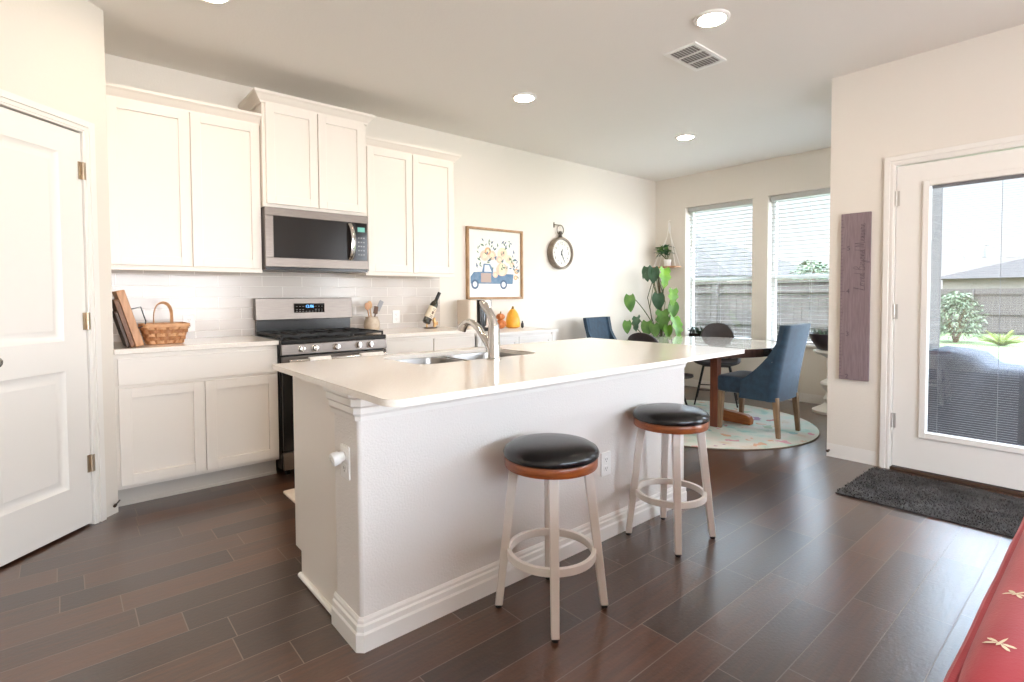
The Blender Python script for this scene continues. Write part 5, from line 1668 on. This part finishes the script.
# ------------------------------------------------------------------ floor mats
MX0, MX1, MY0, MY1 = 4.255, 4.955, -4.25, -3.165
b = MB()
rnd = random.Random(2)
b.box(MX0, MX1, MY0, MY1, 0.0005, 0.008)
for i in range(9000):
    x_, y_ = rnd.uniform(MX0 - 0.004, MX1 + 0.004), rnd.uniform(MY0, MY1 + 0.004)
    a = rnd.uniform(0, 2 * pi); h = rnd.uniform(0.012, 0.022); w_ = 0.0035
    dx, dy = cos(a) * w_, sin(a) * w_
    lx, ly = rnd.uniform(-0.012, 0.012), rnd.uniform(-0.012, 0.012)
    b.add([(x_ - dx, y_ - dy, 0.005), (x_ + dx, y_ + dy, 0.005), (x_ + lx, y_ + ly, h)], [(0, 1, 2)])
solo('door_mat', b, mat('charcoal_shag', (56, 54, 55), 0.95, var=(5, (84, 82, 82)), bump=(80, 0.4, 0.003)), 'charcoal grey shaggy mat on the floor in front of the patio door', 'mat', smooth=0)
b = MB().prism(rrect(1.738, 2.72, -1.62, -0.94, 0.02), 0.0005, 0.012)
solo('kitchen_mat', b, mat('pale_mat', (226, 212, 198), 0.8, var=(14, (214, 198, 182)), bump=(150, 0.3, 0.002)), 'pale kitchen mat on the floor peeking past the island far end', 'mat', bev=0.003)

# ------------------------------------------------------------------ red sofa at the lower right
red = mat('red_upholstery', (168, 48, 62), 0.85, var=(7, (186, 66, 80)), bump=(260, 0.3, 0.0015), sheen=0.3)
r = thing('red_sofa', 'red sofa back with cream dragonfly prints at the lower right', 'sofa', (2.6, -4.7, 0))
b = MB().sq((2.62, -4.62, 0.22), (1.05, 0.42, 0.15), (0.15, 0.15), (12, 32))
part('base_frame', b, red, r)
def cush_z(x, y, xc, yc, zc, hx, hy, hz, e1, e2):
    q = (abs((x - xc) / hx) ** (2 / e2) + abs((y - yc) / hy) ** (2 / e2)) ** (e2 / e1)
    return zc + hz * max(0.0, 1 - q) ** (e1 / 2)
def dragonfly():
    P = [[(0.0, -0.022), (0.0022, -0.01), (0.003, 0.01), (0.0, 0.018), (-0.003, 0.01), (-0.0022, -0.01)]]
    for sgn in (-1, 1):
        for a0 in (25, -18):
            c_, s2 = cos(radians(a0)), sin(radians(a0))
            w_ = [(0.002, 0), (0.012, 0.0042), (0.022, 0.0035), (0.026, 0), (0.02, -0.003), (0.01, -0.003)]
            P.append([(sgn * (x * c_ - y * s2), x * s2 + y * c_ + 0.006) for x, y in w_])
    return P
rn = random.Random(21)
SY, SH = -4.343, 0.165
known = [(1.978, -4.213, 0.6), (1.85, -4.213, 0.2), (1.64, -4.214, 0.9), (1.505, -4.214, 1.2), (1.565, -4.26, 2.6)]
for x0_, x1_ in ((1.385, 2.72), (2.725, 3.70)):
    xc, hx = (x0_ + x1_) / 2, (x1_ - x0_) / 2
    zc, hz, e1, e2 = 0.475, 0.350, 0.20, 0.12
    b = MB().sq((xc, SY, zc), (hx, SH, hz), (e1, e2), (34, 72))
    cush = part('back_cushion', b, red, r)
    pts = []
    for k in range(33):
        x_ = x0_ + 0.008 + (x1_ - x0_ - 0.016) * k / 32
        pts.append((x_, SY + SH * 0.982, zc + hz * 0.86 + 0.0015 * sin(k * 1.1)))
    part('piping', MB().tube(pts, 0.007, 8), red, cush)
    b = MB()
    spots = [p for p in known if x0_ + 0.03 < p[0] < x1_ - 0.03]
    x_ = max(x0_ + 0.08, 2.10)
    while x_ < x1_ - 0.05:
        spots.append((x_, SY + rn.uniform(0.06, 0.11), rn.uniform(0, 6)))
        spots.append((x_ + 0.05, SY - rn.uniform(0.03, 0.09), rn.uniform(0, 6)))
        x_ += 0.14
    for px_, py_, an in spots:
        for poly in dragonfly():
            q = []
            for x, y in poly:
                x, y = x * 0.55, y * 0.55
                X_, Y_ = px_ + x * cos(an) - y * sin(an), py_ + x * sin(an) + y * cos(an)
                Y_ = min(Y_, SY + SH * 0.93)
                q.append((X_, Y_, cush_z(X_, Y_, xc, SY, zc, hx, SH, hz, e1, e2) + 0.0016))
            b.add(q, [tuple(range(len(q)))])
    part('dragonfly_prints', b, cream_m, cush, smooth=0)
for x_ in (1.72, 3.5):
    for y_ in (-4.3, -4.95):
        part('leg', MB().cyl((x_, y_, 0.0004), (x_, y_, 0.09), 0.02, 0.028, 12), wood_red, r)
part('seat_cushion', MB().sq((2.62, -4.80, 0.42), (0.98, 0.30, 0.085), (0.3, 0.2), (16, 48)), red, r)

# ------------------------------------------------------------------ outdoors
grass_m = mat('lawn', (70, 84, 42), 0.95, var=(8, (86, 100, 54)), bump=(40, 0.6, 0.02))
conc_m = mat('patio_concrete', (206, 200, 192), 0.9, var=(12, (194, 188, 180)), bump=(40, 0.2, 0.003))
struct('ground_lawn', MB().box(XW + 0.5, 45, -25, 25, GZ - 0.3, GZ - 0.02), grass_m, label='green lawn outside the patio door', cat='lawn', smooth=0)
struct('patio_slab', MB().box(XD + 0.15, 9.2, -7.5, -3.08, GZ - 0.1, GZ), conc_m, smooth=0)
struct('wall_brick', nook_wall(-3.075, YD - 0.1205, XD + 0.16, XW + 0.30, GZ, H + 0.1), brick_mat('exterior_brick', (56, 49, 45), (46, 40, 37), (66, 62, 58), 0.20, 0.075, 0.008, axis='XZ'), smooth=0)
fence_m = mat('fence_wood', (78, 71, 66), 0.9, var=(14, (66, 60, 56)), stretch=(8, 8, 0.7))
def fence(label, p0, p1, z0, z1, rail=True):
    p0, p1 = Vector((*p0, 0)), Vector((*p1, 0))
    d_ = (p1 - p0); L_ = d_.length; d_.normalize()
    nrm_ = Vector((-d_.y, d_.x, 0))
    r = thing('wood_fence', label, 'fence', (p0 + p1) / 2 + Vector((0, 0, z0)))
    Mx = Matrix((d_, nrm_, Vector((0, 0, 1)))).transposed().to_4x4(); Mx.translation = p0
    b = MB(); k = 0
    rn = random.Random(1)
    while k * 0.142 < L_:
        o_ = rn.uniform(-0.004, 0.004)
        b.box(k * 0.142, k * 0.142 + 0.137, -0.009 + o_, 0.009 + o_, z0 + 0.02, z1 + rn.uniform(-0.008, 0.008), xf=Mx)
        k += 1
    part('pickets', b, fence_m, r, smooth=0)
    b = MB()
    for z in (z0 + 0.25, (z0 + z1) / 2, z1 - 0.15):
        b.box(0, L_, 0.016, 0.055, z - 0.045, z + 0.045, xf=Mx)
    part('rails', b, fence_m, r, smooth=0)
    if rail:
        part('cap_board', MB().box(0, L_, -0.05, 0.06, z1 + 0.004, z1 + 0.04, xf=Mx).box(0, L_, -0.03, -0.010, z1 - 0.13, z1 - 0.0, xf=Mx), fence_m, r, smooth=0)
    n_ = int(L_ / 2.4)
    for i in range(n_ + 1):
        part('post', MB().box(i * 2.4 - 0.045, i * 2.4 + 0.045, 0.056, 0.146, z0, z1 - 0.02, xf=Mx), fence_m, r, smooth=0)
fence('brown board fence with a cap rail close outside the two dining windows', (11.4, -0.95), (11.4, 9.5), GZ - 0.02, 1.43)
fence('brown board fence at the end of the lawn, seen through the patio door', (24.0, -8.0), (24.0, 4.0), GZ - 0.15, 1.36, False)
roof_m = mat('shingle_roof', (70, 66, 63), 1.0, spec=0.05, var=(25, (62, 58, 56)), bump=(30, 0.4, 0.02), stretch=(1, 1, 4))
hwall_m = mat('neighbour_siding', (130, 122, 112), 0.9, var=(6, (122, 114, 104)), bump=(20, 0.1, 0.004))
def house(label, x0, x1, y0, y1, ze, zr, vents):
    r = thing('neighbour_house', label, 'house', ((x0 + x1) / 2, (y0 + y1) / 2, GZ - 0.15))
    part('walls', MB().box(x0 + 0.4, x1 - 0.4, y0 + 0.4, y1 - 0.4, GZ - 0.15, ze), hwall_m, r, smooth=0)
    xm = (x0 + x1) / 2; hy = (x1 - x0) / 2
    b = MB()
    b.add([(x0, y0, ze - 0.1), (x1, y0, ze - 0.1), (x1, y1, ze - 0.1), (x0, y1, ze - 0.1), (xm, y0 + hy, zr), (xm, y1 - hy, zr)],
          [(0, 4, 5, 3), (1, 2, 5, 4), (0, 1, 4), (2, 3, 5), (3, 2, 1, 0)])
    part('roof', b, roof_m, r, smooth=0)
    for y_, t_, w_ in vents:
        x_ = x0 + (xm - x0) * t_; z_ = ze - 0.1 + (zr - ze + 0.1) * t_
        if w_ < 0.2:
            part('vent_pipe', MB().cyl((x_, y_, z_ - 0.1), (x_, y_, z_ + 0.45), w_, n=10).cyl((x_, y_, z_ + 0.45), (x_, y_, z_ + 0.55), w_ * 1.6, n=10), mat('vent_metal', (150, 146, 142), 0.5, 0.4, bump=(20, 0.05, 0.002)), r)
        else:
            part('roof_vent', MB().box(x_ - w_ / 2, x_ + w_ / 2, y_ - w_ / 2, y_ + w_ / 2, z_ - 0.2, z_ + 0.2), MATS['vent_metal'], r, smooth=0)
house('single storey house with a grey hip roof beyond the lawn fence', 28, 40, -16.5, 1.2, 1.9, 3.7, [(-0.2, 0.55, 0.09), (-1.0, 0.6, 0.5), (0.25, 0.25, 0.06), (-2.2, 0.35, 0.06), (-0.1, 0.62, 0.3)])
house('single storey house with a low roof behind the near board fence', 19, 31, 5.0, 21, 2.0, 4.6, [(11, 0.5, 0.09)])
def bush(label, c, rx, ry, rz, nlf, seed, size, mats_, name='garden_bush', spiky=False):
    r = thing(name, label, 'bush', (c[0], c[1], GZ - 0.02))
    rn = random.Random(seed)
    b = MB()
    for i in range(nlf):
        if spiky:
            a = rn.uniform(0, 2 * pi)
            leaf_add(b, Vector((c[0] + 0.05 * cos(a), c[1] + 0.05 * sin(a), c[2])), size * rn.uniform(0.7, 1.1), a, -rn.uniform(0.5, 1.4), 0, mats_[i % len(mats_)], 0, 0.10)
        else:
            a = rn.uniform(0, 2 * pi); e_ = rn.uniform(-0.6, 1.5); q = rn.uniform(0.5, 1.0)
            leaf_add(b, Vector((c[0] + rx * q * cos(a) * cos(e_), c[1] + ry * q * sin(a) * cos(e_), c[2] + rz * q * sin(e_))), size * rn.uniform(0.7, 1.3), a, rn.uniform(-0.8, 1.0), rn.uniform(-0.6, 0.6), mats_[i % len(mats_)], 0, 0.6)
    part('foliage', b, None, r, smooth=80)
    if not spiky:
        bs_ = MB()
        for i in range(5):
            a = 2 * pi * i / 5
            bs_.tube([(c[0], c[1], GZ - 0.03), (c[0] + rx * 0.3 * cos(a), c[1] + ry * 0.3 * sin(a), c[2]), (c[0] + rx * 0.6 * cos(a), c[1] + ry * 0.6 * sin(a), c[2] + rz * 0.4)], [0.05, 0.03, 0.01], 6)
        part('branches', bs_, stake_m, r)
bush('leafy shrub in front of the far fence, seen through the door', (19.5, -1.15, 0.42), 0.62, 0.62, 0.85, 2400, 3, 0.07, [mat('leaf_shrub', (62, 76, 48), 0.6, var=(8, (76, 90, 58))), mat('leaf_olive', (78, 90, 62), 0.6, var=(8, (90, 102, 72)))])
bush('spiky yellow-green clump on the lawn, seen through the door', (19.0, -2.15, GZ - 0.02), 0, 0, 0, 50, 4, 0.42, [mat('leaf_yellow_green', (112, 124, 56), 0.6, var=(8, (98, 112, 48))), mat('leaf_lime', (128, 138, 70), 0.6, var=(8, (116, 128, 62)))], 'spiky_plant', True)
bush('round leafy tree behind the near fence, seen in the right dining window', (13.4, 0.35, 1.55), 0.5, 0.42, 0.40, 700, 6, 0.08, [MATS['leaf_shrub'], MATS['leaf_olive']])

# covered patio furniture just outside the door
cov = mat('slate_cover_cloth', (50, 55, 67), 0.8, var=(4, (58, 63, 76)), bump=(9, 0.3, 0.03))
b = MB()
def cover_fn(u, v):
    return (0, 0, 0)
sec = [(-3.10, 0.60), (-3.13, 0.69), (-3.20, 0.725), (-3.36, 0.715), (-3.47, 0.69), (-3.53, 0.64), (-3.57, 0.60), (-3.95, 0.59), (-4.5, 0.59), (-4.62, 0.52)]
rings = []
rn = random.Random(8)
for i, (y_, zt) in enumerate(sec):
    ring = []
    prof = [(6.25, GZ + 0.002), (6.28, 0.05), (6.31, 0.30), (6.35, zt - 0.08), (6.41, zt - 0.012), (6.5, zt), (6.9, zt), (7.02, zt - 0.012), (7.08, zt - 0.08), (7.12, 0.3), (7.14, 0.05), (7.16, GZ + 0.002)]
    for (x_, z_) in prof:
        ring.append((x_ + rn.uniform(-0.015, 0.015), y_ + rn.uniform(-0.01, 0.01), z_ + (rn.uniform(-0.006, 0.006) if z_ > 0 else 0)))
    rings.append(ring)
b.rings(rings)
solo('covered_patio_set', b, cov, 'patio furniture under a slate blue-grey cover outside the door', 'covered furniture', smooth=60)

bpy.context.view_layer.update()
